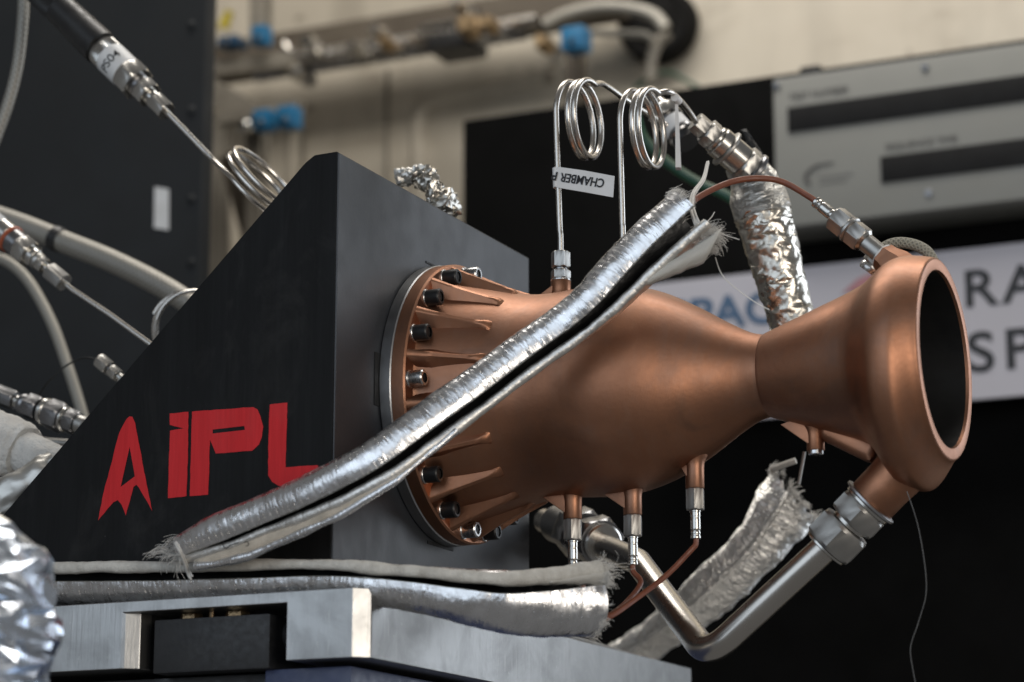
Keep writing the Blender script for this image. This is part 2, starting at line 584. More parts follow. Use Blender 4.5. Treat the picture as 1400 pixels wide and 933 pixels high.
# black backing panel
BY = 1.05
a = at(633, 165, Y=BY)
panel = tag(box(MB(), (a.x, BY, -0.2), (0.42, BY + 0.03, a.z)).build('black_panel', PANEL, bevel=0.002), 'large matt black backing board behind the copper engine', 'board')
a, b = at(1094, 92, Y=BY), at(1122, 84, Y=BY)
tag(box(MB(), (a.x, BY - 0.004, a.z - 0.012), (b.x, BY + 0.012, a.z - 0.001)).build('panel_clip', TAPE, bevel=0.003), 'small black clip on the top edge of the black board', 'clip')


def quadbox(name, mat, parent, px0, py0, px1, py1, Y, depth, bevel=0.0, proud=0.0):
    a, b = at(px0, py0, Y=Y), at(px1, py1, Y=Y)
    return box(MB(), (a.x, Y - proud, b.z), (b.x, Y + depth, a.z)).build(name, mat, parent, bevel=bevel)


def text(s, body_h, origin, mat, parent, name, right=(1, 0, 0), upv=(0, 0, 1), bold=0.0, wide=1.0, align='LEFT', thick=0.0004, space=1.0):
    c = bpy.data.curves.new(name, 'FONT')
    c.body, c.size, c.offset, c.extrude, c.align_x = s, body_h / 0.69, bold, thick / 2, align
    c.space_character = space
    tmp = bpy.data.objects.new(name + '_tmp', c)
    COL.objects.link(tmp)
    dg = bpy.context.evaluated_depsgraph_get()
    me = bpy.data.meshes.new_from_object(tmp.evaluated_get(dg))
    bpy.data.objects.remove(tmp)
    r, u = V(right).normalized(), V(upv).normalized()
    n = r.cross(u)
    off = V((0, 0, 0))
    if parent is not None:
        off = parent.matrix_basis.translation.copy()
        if parent.parent is not None:
            off += parent.parent.matrix_basis.translation
    for v in me.vertices:
        v.co = V(origin) + r * (v.co.x * wide) + u * v.co.y + n * v.co.z - off
    me.materials.clear()
    me.materials.append(mat)
    o = bpy.data.objects.new(name, me)
    COL.objects.link(o)
    o.parent = parent
    return o


# display box on the panel
DY = 0.98
a, b = at(1056, 108, Y=DY), at(1086, 310, Y=DY)
disp = thing('display_box', (a.x, DY, b.z), 'grey display box with two dark readout windows on the black board', 'display')
box(MB(), (a.x, DY, b.z), (a.x + 0.42, BY - 0.001, a.z)).build('housing', GREYP, disp, bevel=0.003)
p, q = at(1077, 148, Y=DY), at(1079, 182, Y=DY)
box(MB(), (p.x, DY - 0.002, q.z), (p.x + 0.37, DY + 0.004, p.z)).build('readout_window', SCREEN, disp, bevel=0.0008)
p, q = at(1204, 215, Y=DY), at(1206, 251, Y=DY)
box(MB(), (p.x, DY - 0.002, q.z), (p.x + 0.27, DY + 0.004, p.z)).build('readout_window', SCREEN, disp, bevel=0.0008)
text('TEST NUMBER', 0.0060, at(1078, 136, Y=DY - 0.001), GREYINK, disp, 'lettering', wide=1.15)
text('SEQUENCE TIME', 0.0060, at(1210, 205, Y=DY - 0.001), GREYINK, disp, 'lettering', wide=1.15)
lg = MB()
arc = [at(x, y, Y=DY - 0.0006) for x, y in ((1106, 251), (1101, 243), (1106, 234), (1118, 226), (1140, 222))]
tube(lg, crom(arc, 6), lambda s: 0.0022 * (1 - 0.75 * s), 6).build('emblem_swoosh', GREYINK, disp)
for k, (x0, x1, y) in enumerate(((1120, 1165, 243), (1120, 1158, 251))):
    a0, a1 = at(x0, y, Y=DY), at(x1, y - (x1 - x0) * 0.13, Y=DY)
    box(MB(), (a0.x, DY - 0.0006, a0.z - 0.0012), (a1.x, DY + 0.001, a0.z + 0.0012)).build('emblem_line', simple('faint_print', (0.15, 0.148, 0.138), bmp=0), disp, smooth=False)
for (x, y) in ((1265, 93), (1270, 265), (1062, 118)):
    lathe(MB(), at(x, y, Y=DY + 0.0005), (0, -1, 0), [(0, 0.004), (0.0015, 0.004), (0.0025, 0.003)], 14).build('screw', STEEL_D, disp)

# banner
SY = 1.005
a, b, c = at(862, 393, Y=SY), at(1400, 334, Y=SY), at(1326, 547, Y=SY)
zt_, zb_ = at(1102, 365, Y=SY).z, c.z
ban = thing('banner', (a.x, SY, zb_), 'white banner with blue and black lettering behind the nozzle', 'banner')
box(MB(), (a.x, SY, zb_), (b.x + 0.2, SY + 0.006, zt_)).build('sheet', BANNER, ban, smooth=False)
S2 = SY - 0.0006
p = at(1040, 440, Y=S2)
text('SPACE', 43 / pxm(p), at(912, 455, Y=S2), SIGNBLUE, ban, 'lettering', bold=0.0012, wide=1.12)
p = at(1316, 420, Y=S2)
text('RA', 50 / pxm(p), p, SIGNINK, ban, 'lettering', wide=1.12, space=1.18, bold=0.0009)
p = at(1322, 509, Y=S2)
text('SP', 54 / pxm(p), p, SIGNINK, ban, 'lettering', wide=1.12, space=1.25, bold=0.0009)
a0 = at(1185, 396, Y=S2)
prism(MB(), [at(1150, 402, Y=S2), at(1192, 394, Y=S2), at(1196, 371, Y=S2), at(1172, 382, Y=S2)], (0, 0.001, 0)).build('printed_mark', SIGNPINK, ban, smooth=False)

# black cabinet on the left with label
CY = 0.62
a = at(277, 200, Y=CY)
cab = thing('partition', (a.x, CY, 0.0), 'tall black metal partition with riveted edge at the left', 'partition')
box(MB(), (a.x - 1.1, CY, 0.0), (a.x, CY + 0.02, 2.6)).build('body', CAB, cab, bevel=0.003)
for y in (35, 152, 273, 360):
    lathe(MB(), at(262, y, Y=CY - 0.0), (0, -1, 0), [(-0.001, 0.005), (0.001, 0.0048), (0.0025, 0.003), (0.003, 0.001)], 14).build('rivet', CAB, cab)
prism(MB(), [at(212, 256, Y=CY), at(231, 259, Y=CY), at(231, 315, Y=CY), at(211, 312, Y=CY)], (0, -0.0008, 0)).build('paper_label', LABEL, cab, smooth=False)

# pipework and struts on the wall
PY = 1.44


def bar(name, mat, p, q, w, h, label, cat, parent=None, group=None):
    """box-section bar between two points"""
    p, q = V(p), V(q)
    d, a, b = frame(q - p)
    mb = MB()
    L = (q - p).length
    prof = [(-1, -1), (1, -1), (1, 1), (0.45, 1), (0.45, 0.6), (0.72, 0.6), (0.72, -0.7), (-0.72, -0.7), (-0.72, 0.6), (-0.45, 0.6), (-0.45, 1), (-1, 1)]
    prism(mb, [p + b * (x * w / 2) + a * (y * h / 2) for x, y in prof], d * L)
    o = mb.build(name, mat, parent, smooth=False)
    if label:
        tag(o, label, cat, group)
    return o


r0, r1 = at(270, 112, Y=PY + 0.08), at(800, 40, Y=PY + 0.08)
bar('strut_rail', STRUT_D, V((r0.x - 0.3, PY + 0.08, r0.z + 0.02)), V((r1.x + 0.05, PY + 0.08, r0.z + 0.02)), 0.06, 0.04, 'long brown stained strut rail carrying the pipework on the wall', 'strut')


def pipe_run(px0, py0, px1, Y, r, name, mat, label, cat='pipe'):
    a0, b0 = at(px0, py0, Y=Y), at(px1, py0, Y=Y)
    o = tube(MB(), [V((a0.x, Y, a0.z)), V(((a0.x + b0.x) / 2, Y, a0.z)), V((b0.x, Y, a0.z))], r, 14).build(name, mat)
    return tag(o, label, cat)


pipe_run(380, 84, 735, PY, 0.0085, 'wall_pipe', TUBE, 'upper stainless pipe running along the stained strut rail')
pipe_run(350, 106, 720, PY + 0.01, 0.007, 'wall_pipe', STEEL_D, 'lower dark pipe running along the stained strut rail')
o = tube(MB(), crom([at(x, y, Y=PY - 0.03) for x, y in ((388, 60), (400, 74), (430, 80), (470, 78), (520, 70), (560, 62))], 8), 0.0055, 10).build('bent_tube', TUBE)
tag(o, 'pale bent tube dipping below the round gauge on the wall', 'tube')
wf = [(423, 62, 0.012, 'round silver gauge on the wall pipe above the bent tube'), (517, 46, 0.010, 'pale knob on the wall pipe left of the paired knobs'),
      (527, 60, 0.009, 'lower of the two knobs on the wall pipe'), (487, 66, 0.008, 'dull small knob on the wall pipe right of the gauge'),
      (640, 36, 0.016, 'large brass toned valve on the wall pipe'), (668, 34, 0.010, 'small round valve knob beside the brass toned valve'),
      (400, 96, 0.012, 'pinkish pipe clamp under the gauge'), (628, 6, 0.010, 'silver fitting on the wall panel near the top edge'), (742, 60, 0.011, 'brass fitting standing left of the right blue clamp')]
for i, (x, y, r, lab) in enumerate(wf):
    p = at(x, y, Y=PY - 0.05)
    t = thing('pipe_fitting', p, lab, 'fitting', 'fittings on the wall pipes')
    lathe(MB(), p + V((0, 0.02, 0)), (0, -1, 0.1), [(0, r * 0.8), (0.008, r), (0.02, r), (0.024, r * 0.75), (0.03, r * 0.7)], 20).build('knob', (STEEL, TUBE, BRONZE)[i % 3] if i != 4 else BRONZE, t)
    hexa(MB(), p + V((0, 0.05, 0)), (0, -1, 0), 0.029, r * 1.5).build('hex_base', STEEL_D, t)
a0, b0 = at(575, 40, Y=PY - 0.02), at(650, 28, Y=PY - 0.02)
tag(tube(MB(), [a0, (a0 + b0) / 2, b0], 0.006, 10).build('rod', TUBE), 'short pale rod between valve and knobs on the wall', 'rod')
a0, b0 = at(582, 58, Y=PY - 0.03), at(640, 50, Y=PY - 0.03)
tag(box(MB(), (a0.x, PY - 0.03, a0.z - 0.012), (b0.x, PY + 0.03, a0.z + 0.010)).build('solenoid_block', RUBBER, bevel=0.003), 'dark solenoid block under the short rod', 'valve block')

# left strut frame
bar('strut_post', STRUT, at(357, -40, Y=1.30), at(357, 60, Y=1.30), 0.022, 0.022, 'grey strut post rising above the upper blue clamp', 'strut')
bar('strut_beam', STRUT, at(262, 98, Y=1.32), at(398, 82, Y=1.32), 0.016, 0.02, 'short level strut beam under the upper blue clamp', 'strut')
bar('strut_brace', STRUT, at(270, 112, Y=1.25), at(362, 168, Y=1.25), 0.030, 0.03, 'diagonal grey strut brace ending at the blue block pair', 'strut')
bar('strut_beam', STRUT, at(300, 165, Y=1.22), at(412, 146, Y=1.22), 0.018, 0.014, 'short level strut on top of the blue block pair', 'strut')
bar('strut_post', STRUT, at(300, 165, Y=1.35), at(300, 520, Y=1.35), 0.022, 0.022, 'leftmost beige strut post under the diagonal brace', 'strut')
bar('strut_post', STRUT, at(352, 182, Y=1.28), at(352, 520, Y=1.28), 0.020, 0.022, 'pale strut post below the blue block pair', 'strut')
bar('strut_brace', STRUT_D, at(312, 215, Y=1.30), at(345, 330, Y=1.30), 0.014, 0.02, 'dark steep brace between the two left strut posts', 'strut')
bar('strut_post', STRUT_D, at(283, 165, Y=1.40), at(283, 520, Y=1.40), 0.020, 0.022, 'dark brown post next to the partition edge', 'strut')


def blue_clamp(px, py, Y, w, h, label, mat=BLUEP):
    p = at(px, py, Y=Y)
    t = thing('strut_clamp', p - V((0, 0, h / 2)), label, 'clamp', 'blue strut clamps')
    box(MB(), p + V((-w / 2, -w / 2, -h / 2)), p + V((w / 2, w / 2, h / 2))).build('clamp_body', mat, t, bevel=0.003)
    lathe(MB(), p + V((0, -w / 2 - 0.0005, -h * 0.2)), (0, -1, 0), [(0, 0.0042), (0.002, 0.0042), (0.0035, 0.003)], 12).build('clamp_screw', STEEL_D, t)


blue_clamp(358, 50, 1.27, 0.021, 0.025, 'upper blue clamp on the grey strut post')
blue_clamp(363, 166, 1.19, 0.024, 0.025, 'left blue block of the pair under the strut')
blue_clamp(396, 162, 1.19, 0.024, 0.027, 'right blue block of the pair under the strut')
blue_clamp(788, 56, 1.36, 0.030, 0.030, 'blue clamp left of the round black port on the wall')
blue_clamp(318, 60, 1.31, 0.030, 0.014, 'dark blue low clamp left of the upper blue clamp', BLUED)
bar('strut_post', STRUT_D, at(788, 70, Y=1.40), at(788, 200, Y=1.40), 0.022, 0.02, 'grey post below the right blue clamp', 'strut')
p = at(340, 175, Y=1.2)
tag(lathe(MB(), p, (0, -1, 0), [(0, 0.007), (0.012, 0.0085), (0.016, 0.005)], 16).build('strut_bolt', STEEL), 'round silver bolt left of the blue block pair', 'bolt')
for (x, y, lab) in ((287, 48, 'lower yellow valve handle beside the partition edge'), (309, 28, 'upper yellow valve handle beside the partition edge')):
    p = at(x, y, Y=1.34)
    tag(tube(MB(), crom([p + V((-0.004, 0, -0.010)), p + V((0, 0, 0)), p + V((0.006, 0, 0.012))], 5), lambda s: 0.0075 * (1 - 0.25 * s), 10).build('valve_handle', YELLOW), lab, 'handle', 'yellow valve handles')

# round black port with hoses on the wall
p = at(898, 32, Y=WY - 0.03)
port = thing('wall_port', p, 'round black rubber port in the wall above the coils', 'port')
lathe(MB(), p, (0, -1, 0), [(-0.02, 0.052), (0.008, 0.052), (0.013, 0.047), (0.013, 0.040), (0.010, 0.038), (0.009, 0.001)], 40).build('rim', PORTM, port)
lathe(MB(), p + V((0, -0.0085, 0)), (0, -1, 0), [(0, 0.030), (0.006, 0.028), (0.008, 0.010)], 30).build('plug', PORTM, port)
o = tube(MB(), crom([at(x, y, Y=1.42) for x, y in ((745, 34), (775, 20), (820, 10), (865, 12), (895, 22), (910, 40))], 8), 0.0085, 12).build('port_hose', RIBHOSE)
tag(o, 'thick pale hose arching into the round black port', 'hose')
o = tube(MB(), crom([at(x, y, Y=1.45) for x, y in ((800, 44), (850, 46), (880, 48), (893, 56))], 8), 0.005, 12).build('port_hose', RIBHOSE)
tag(o, 'thin pale hose under the arching hose at the port', 'hose')
o = tube(MB(), crom([at(x, y, Y=1.47) for x, y in ((889, 110), (891, 80), (900, 58), (914, 46))], 8), 0.0075, 12).build('port_hose', STRUT)
tag(o, 'grey hose rising into the round black port from below', 'hose')
o = tube(MB(), crom([at(x, y, Y=1.5) for x, y in ((868, 122), (890, 104), (915, 100), (940, 112), (965, 126))], 8), 0.003, 8).build('green_wire', GREEN)
tag(o, 'thin green wire looping on the wall below the port', 'wire')
o = tube(MB(), crom([at(x, y, Y=0.40) for x, y in ((868, 150), (878, 185), (898, 210), (925, 232), (958, 252), (1000, 272), (1040, 310), (1062, 370), (1070, 450))], 8), 0.0042, 10).build('green_cable', GREEN)
tag(o, 'dark green cable passing behind the right coil', 'cable')

# ------------------------------------------------------------------ base plate
YN, YF = -0.140, 0.128
pc = at(496, 802, Y=-0.165)
XC, YC, ZT = pc.x + 0.0015, -0.165, pc.z
yfar = at(945, 915, Z=ZT).y
yfar = at(945, 915, X=XC).y
TH = 0.0385
base = thing('base_plate', (XC, YC, ZT - TH), 'thick milled aluminium base plate with side notch under the black bracket', 'plate')
ol = [(-0.33, YC), (XC - 0.0078, YC), (XC, YC + 0.0078), (XC, yfar), (-0.33, yfar)]
body = prism(MB(), [(x, y, ZT - TH) for x, y in ol], (0, 0, TH)).build('plate_body', ALU, base, smooth=False)
nl, nr = at(188, 870, Y=YC).x, at(394, 870, Y=YC).x
co = [(nl - 0.013, YC - 0.05), (nl - 0.013, YC - 0.001), (nl - 0.009, YC + 0.001), (nl - 0.002, YC + 0.006), (nl, YC + 0.014), (nl, YC + 0.085), (nr, YC + 0.085), (nr, YC + 0.002), (nr - 0.002, YC - 0.001), (nr - 0.002, YC - 0.05)]
cut = prism(MB(), [(x, y, ZT - TH - 0.05) for x, y in co], (0, 0, TH + 0.05 - 0.0065)).build('cutter', ALU, base, smooth=False)
bmod = body.modifiers.new('b', 'BOOLEAN')
bmod.operation, bmod.object, bmod.solver = 'DIFFERENCE', cut, 'EXACT'
dg = bpy.context.evaluated_depsgraph_get()
me2 = bpy.data.meshes.new_from_object(body.evaluated_get(dg))
body.modifiers.clear()
body.data = me2
bpy.data.objects.remove(cut)
bv = body.modifiers.new('edge', 'BEVEL')
bv.width, bv.segments, bv.limit_method, bv.angle_limit = 0.0008, 2, 'ANGLE', 0.5

bx0 = at(362, 915, Y=YC + 0.012).x
pb = at(480, 920, Y=YC + 0.012)
blue = tag(box(MB(), (bx0, YC + 0.012, ZT - TH - 0.16), (pb.x, yfar - 0.05, ZT - TH - 0.003)).build('blue_base', BLUE, bevel=0.0015), 'navy blue painted base block under the aluminium plate', 'base')
dk = tag(box(MB(), (-0.33, YC + 0.02, ZT - TH - 0.16), (bx0 - 0.002, yfar - 0.05, ZT - TH - 0.004)).build('dark_base', DARKBLOCK, bevel=0.0015), 'black base block left of the navy blue base', 'base')
c0, c1 = at(211, 848, Y=YC + 0.006), at(369, 846, Y=YC + 0.006)
cl = thing('clamp_block', (c0.x, YC + 0.006, ZT - TH), 'black clamp block with bronze bolts sitting in the notch of the plate', 'clamp')
box(MB(), (c0.x, YC + 0.006, ZT - TH - 0.003), (c1.x, YC + 0.075, c0.z)).build('clamp_body', DARKBLOCK, cl, bevel=0.0012)
for (x, r) in ((262, 0.0058), (325, 0.0062)):
    p = at(x, 847, Y=YC + 0.02)
    hexa(MB(), V((p.x, YC + 0.02, c0.z)), (0, 0, 1), 0.0042, r * 2).build('bolt_head', BRONZE, cl)
p = at(290, 845, Y=YC + 0.02)
lathe(MB(), V((p.x, YC + 0.02, c0.z)), (0, 0, 1), [(0, 0.0018), (0.006, 0.0018)], 10).build('pin', BRONZE, cl)
p = at(372, 872, Y=YC + 0.03)
lathe(MB(), V((c1.x, YC + 0.03, p.z)), (1, 0, 0), [(0, 0.010), (0.003, 0.010), (0.004, 0.006), (0.008, 0.006)], 20).build('end_screw', DARKBLOCK, cl)

# ------------------------------------------------------------------ thrust bracket
brk = thing('thrust_bracket', (0, YN, ZT), 'black triangular thrust bracket painted with a red emblem and letters', 'bracket')
ZTOP = 1.3262
h0, h1 = at(430, 212, Y=YN), at(0, 710, Y=YN)
sl = (h1.z - h0.z) / (h1.x - h0.x)
xbot = h0.x + (ZT - h0.z) / sl
ptop = 0.012
GT = 0.012
for (y0, nm) in ((YN, 'side_gusset'), (YF - GT, 'side_gusset')):
    lp = [(-0.0008, y0, ZT), (-0.0008, y0, ZTOP), (h0.x, y0, ZTOP - 0.0003), (h0.x - 0.006, y0, ZTOP - 0.004), (xbot, y0, ZT)]
    prism(MB(), lp, (0, GT, 0)).build(nm, BLACK_SIDE, brk, smooth=False, bevel=0.0006)
prism(MB(), [(-ptop, YN + 0.0009, ZT), (0, YN + 0.0009, ZT), (0, YN + 0.0009, ZTOP - 0.0004), (-ptop, YN + 0.0009, ZTOP - 0.0004)], (0, YF - YN - 0.0018, 0)).build('front_plate', BLACK_FRONT, brk, smooth=False, bevel=0.0008)


def painted(name, loop, hole=None):
    """flat paint patch on the gusset from measured corners"""
    mb = MB()
    pts = [at(x, y, Y=YN - 0.0003) for x, y in loop]
    bm = bmesh.new()
    vs = [bm.verts.new(p) for p in pts]
    es = [bm.edges.new((vs[i], vs[(i + 1) % len(vs)])) for i in range(len(vs))]
    if hole:
        hv = [bm.verts.new(at(x, y, Y=YN - 0.0003)) for x, y in hole]
        es += [bm.edges.new((hv[i], hv[(i + 1) % len(hv)])) for i in range(len(hv))]
    bmesh.ops.triangle_fill(bm, edges=es, use_beauty=True)
    bm.verts.index_update()
    fs = []
    for f in bm.faces:
        f.normal_update()
        idx = [v.index for v in f.verts]
        fs.append(idx if f.normal.y < 0 else list(reversed(idx)))
    mb.add([v.co.copy() for v in bm.verts], fs)
    bm.free()
    return mb.build(name, RED, brk, smooth=False, recalc=False)


def rough(loop, step=6, amp=0.35):
    """brush-painted edges are not ruler straight"""
    out = []
    for (x0, y0), (x1, y1) in zip(loop, loop[1:] + loop[:1]):
        n = max(1, int(math.hypot(x1 - x0, y1 - y0) / step))
        for k in range(n):
            t = k / n
            j = amp if k else 0
            out.append((x0 + (x1 - x0) * t + random.uniform(-j, j), y0 + (y1 - y0) * t + random.uniform(-j, j)))
    return out


painted('emblem', rough([(173, 573), (177, 569.5), (181, 570), (185, 579), (196, 639), (208, 699), (198, 681), (190, 667), (186.5, 663), (182.5, 666), (172, 705), (166, 690), (161, 684), (155, 687), (134, 712), (141, 676), (163, 592)]), [(177.2, 611.5), (165, 666), (184.3, 651.5), (181, 632)])
painted('letter_i', rough([(232, 565.5), (232, 581), (251, 586), (232.5, 589), (230.5, 640), (229.5, 681.5), (255, 678.5), (257, 620), (257.5, 563.3)]))
painted('letter_p', rough([(262.5, 563), (261, 620), (259.5, 678.6), (284.5, 676.6), (286, 640), (287, 601.5), (295, 620.3), (320, 618.5), (345, 616.5), (354, 608), (358, 598), (360, 584), (356, 569), (352, 560), (346, 556.8), (300, 560)]), [(290.8, 587.6), (334, 582.6), (334.8, 588), (290.8, 593)])
painted('letter_l', rough([(368.8, 553.2), (393, 550.7), (391.5, 600), (390.6, 639), (434, 636), (438, 643), (441, 655), (425, 663), (390, 667), (380, 664), (372, 659), (366.5, 650), (367, 600)]))

# tape squares left under the ring
for (x0, y0, x1, y1) in ((582, 357, 606, 372), (512, 481, 528, 560), (584, 739, 619, 754)):
    a0, b0 = at(x0, y0, X=0), at(x1, y1, X=0)
    box(MB(), (-0.001, a0.y, b0.z), (0.0005, b0.y, a0.z)).build('tape_patch', TAPE, brk, smooth=False)

# ------------------------------------------------------------------ rocket engine
AX = V((0, 0, 1.2))
eng = thing('rocket_engine', AX, 'copper rocket engine with flared nozzle bolted to the black bracket', 'rocket engine')
XA = V((1, 0, 0))


def hermite(pts, n=6):
    """smooth profile through points, monotone-ish"""
    return [(p.x, p.y) for p in crom([V((x, r, 0)) for x, r in pts], n)]


# mounting ring of bare aluminium
lathe(MB(), AX, XA, [(0.0003, 0.080), (0.0003, 0.0866), (0.001, 0.0872), (0.0074, 0.0872), (0.0082, 0.0864), (0.0082, 0.08)], 96, cap0=False, cap1=False).build('mounting_ring', RING, eng, angle=30)
lathe(MB(), AX, XA, [(0.0084, 0.07), (0.0084, 0.0868), (0.0162, 0.0868), (0.0172, 0.0858), (0.0172, 0.0785), (0.0176, 0.0768), (0.0190, 0.0754), (0.0225, 0.0742), (0.028, 0.0726)], 96, cap0=False, cap1=False).build('flange', COPPER_M, eng, angle=30)

chamber_prof = hermite([(0.028, 0.0726), (0.045, 0.0680), (0.062, 0.0638), (0.078, 0.0624), (0.10, 0.0635), (0.115, 0.0638), (0.13, 0.0620), (0.15, 0.0560), (0.17, 0.0458), (0.19, 0.0337), (0.203, 0.0268), (0.2105, 0.0247), (0.2130, 0.0245)], 5)
lathe(MB(), AX, XA, chamber_prof, 128, cap0=False, cap1=False).build('combustion_chamber', COPPER, eng, angle=60)

noz = hermite([(0.2130, 0.0245), (0.2142, 0.0252), (0.2180, 0.0266), (0.2460, 0.0363), (0.2620, 0.0418), (0.2700, 0.0448)], 5)
man = hermite([(0.2700, 0.0448), (0.2780, 0.0484), (0.2850, 0.0532), (0.2915, 0.0580), (0.2970, 0.0602), (0.3030, 0.0610), (0.3100, 0.0602), (0.3155, 0.0590), (0.3182, 0.0582), (0.3190, 0.0572)], 5)
lip = [(0.3191, 0.0568), (0.3191, 0.0520), (0.3188, 0.0512), (0.3170, 0.0508)]
bore = [(0.3170, 0.0508), (0.29, 0.046), (0.25, 0.033), (0.222, 0.0205), (0.21, 0.0185), (0.19, 0.026), (0.17, 0.040)]
lathe(MB(), AX, XA, noz, 128, cap0=False, cap1=False).build('nozzle_cone', COPPER, eng, angle=60)
# manifold swells towards its inlet at the bottom
mb = MB()
rows = []
for (s, r) in man:
    k = max(0.0, min(1.0, (s - 0.272) / 0.020)) * max(0.0, min(1.0, (0.3185 - s) / 0.016))
    k = k * k * (3 - 2 * k)
    row = []
    for j in range(128):
        a_ = 2 * math.pi * j / 128
        rr = r + 0.0135 * k * (0.5 - 0.5 * math.sin(a_)) ** 1.3
        row.append(AX + V((s, rr * math.cos(a_), rr * math.sin(a_))))
    rows.append(row)
mb.grid(rows, True).build('nozzle_manifold', COPPER, eng, angle=60)
lathe(MB(), AX, XA, [(0.3190, 0.0572)] + lip, 128, cap0=False, cap1=False).build('nozzle_lip', COPPER_M, eng, angle=50)
lathe(MB(), AX, XA, bore, 96, cap0=False, cap1=True).build('nozzle_bore', SOOT, eng, angle=60)

# ribs and bolts around the flange
NB = 17
STEP = 2 * math.pi / NB
A0 = math.radians(201.1)
rm = MB()
st = []
for k in range(13):
    t = k / 12
    x = 0.0165 + t * 0.0435
    crest = 0.0858 + (0.0660 - 0.0858) * t
    crest -= 0.0022 * math.sin(t * math.pi) * 0.5
    w = 0.0026 - 0.0009 * math.sin(t * math.pi * 0.9)
    if t > 0.86:
        w += (t - 0.86) / 0.14 * 0.0021
    foot = 0.0735 - 0.0105 * t
    wf_ = w + 0.0085 * max(0, 1 - abs(t - 0.25) * 1.3) + 0.001
    if k == 12:
        crest = 0.0625
    zm = foot + (crest - foot) * 0.30
    st.append([V((x, -wf_, foot - 0.003)), V((x, -(w + (wf_ - w) * 0.28), zm)), V((x, -w, crest - 0.0008)), V((x, -w * 0.6, crest)), V((x, w * 0.6, crest)), V((x, w, crest - 0.0008)), V((x, w + (wf_ - w) * 0.28, zm)), V((x, wf_, foot - 0.003))])
rm.grid(st, True, True, True)
rib0 = rm.build('rib', COPPER, eng, angle=40, local=True)
rib0.rotation_euler = (A0 + STEP / 2 - math.pi / 2, 0, 0)
for k in range(1, NB):
    c = rib0.copy()
    COL.objects.link(c)
    c.parent = eng
    c.rotation_euler = (A0 + STEP * (k + 0.5) - math.pi / 2, 0, 0)
# bolt: washer face, knurled head, hex socket
hb = MB()
lathe(hb, (0, 0, 0), XA, [(0.0, 0.0048), (0.0008, 0.0050), (0.0082, 0.0050), (0.0090, 0.0043), (0.0090, 0.0031)], 28, cap1=False)
b0 = hb.build('bolt', BOLT, eng, angle=35, local=True)
sk = MB()
hexa(sk, (0.0052, 0, 0), XA, 0.0030, 0.0058, ch=0.01)
sk0 = sk.build('hex_socket', SOCKET, b0, local=True)
wsh = lathe(MB(), (-0.0012, 0, 0), XA, [(0.0, 0.0056), (0.0009, 0.0056), (0.0012, 0.0053)], 28).build('washer', ZINC, b0, local=True)
SILVER = {8, 4, -4 + NB}
for k in range(NB):
    c = b0 if k == 0 else b0.copy()
    if k:
        COL.objects.link(c)
        c.parent = eng
        for ch in (sk0, wsh):
            d = ch.copy()
            COL.objects.link(d)
            d.parent = c
    # index 0 sits hidden behind the sleeve at the camera side
    a_ = A0 + STEP * k
    c.location = (0.0184, 0.0802 * math.cos(a_), 0.0802 * math.sin(a_))
    c.rotation_euler = (random.uniform(0, 6), 0, 0)
    dgr = math.degrees(a_) % 360
    if abs(dgr - 180) < 6 or abs(dgr - 265.5) < 9 or abs(dgr - 96) < 9:
        md = c.data.copy()
        md.materials.clear()
        md.materials.append(ZINC)
        c.data = md
        c['label'] = 'bright zinc flange bolt'


# bosses on the chamber
def boss(p, d, L, r, gus=None, name='boss', flare=1.7):
    d = V(d).normalized()
    mb = MB()
    lathe(mb, V(p) - d * 0.012, d, [(0, r * flare), (0.006, r * flare * 0.96), (0.0105, r * 1.25), (0.013, r * 1.06), (0.016, r), (0.012 + L - 0.0005, r), (0.012 + L, r * 0.94)], 28)
    o = mb.build(name, COPPER, eng, angle=45)
    if gus:
        g = V(gus)
        s = d.cross(g).normalized() * (r * 0.82)
        q = V(p) + d * (L - 0.0012)
        lp = [q + s * -1, V(p) + g - d * 0.004 - s, V(p) - d * 0.010 - s]
        m2 = MB()
        prism(m2, lp, s * 2)
        m2.build('boss_web', COPPER, o, smooth=True, angle=30, bevel=0.0008)
    return o


def rad_at(x):
    prv = chamber_prof[0]
    for s, r in chamber_prof:
        if s >= x:
            t = (x - prv[0]) / max(1e-9, s - prv[0])
            return prv[1] + (r - prv[1]) * t
        prv = (s, r)
    return prv[1]


UPV, DN = V((0, 0, 1)), V((0, 0, -1))
TOPX = (0.0797, 0.1212)
BOTX = (0.0868, 0.1257, 0.1655)
for x in TOPX:
    boss(AX + V((x, 0, rad_at(x) - 0.001)), UPV, 0.0105, 0.0062, gus=(-0.022, 0, 0))
for x in BOTX:
    boss(AX + V((x, 0, -rad_at(x) + 0.001)), DN, 0.0150 if x < 0.16 else 0.0165, 0.0056, gus=(-0.025 if x < 0.16 else -0.012, 0, 0))
# small plugged boss under the nozzle cone
pbx = 0.2405
zb2 = 1.2 - 0.0345
bo = boss(V((pbx, 0, zb2)), DN, 0.0125, 0.0052, gus=(-0.020, 0, 0))
lathe(MB(), V((pbx, 0, zb2 - 0.0115)), DN, [(0, 0.0044), (0.0030, 0.0044), (0.0036, 0.0036)], 20).build('boss_plug', ZINC, eng)
# web running from the small boss back to the inlet boss
g0 = V((pbx + 0.004, 0, zb2 - 0.009))
prism(MB(), [V((pbx + 0.003, -0.006, zb2 - 0.0060)), V((pbx + 0.034, -0.006, 1.2 - 0.0580)), V((pbx + 0.040, -0.006, 1.2 - 0.045)), V((pbx + 0.003, -0.006, 1.2 - 0.028))], (0, 0.012, 0)).build('inlet_web', COPPER, eng, angle=60, bevel=0.0045)
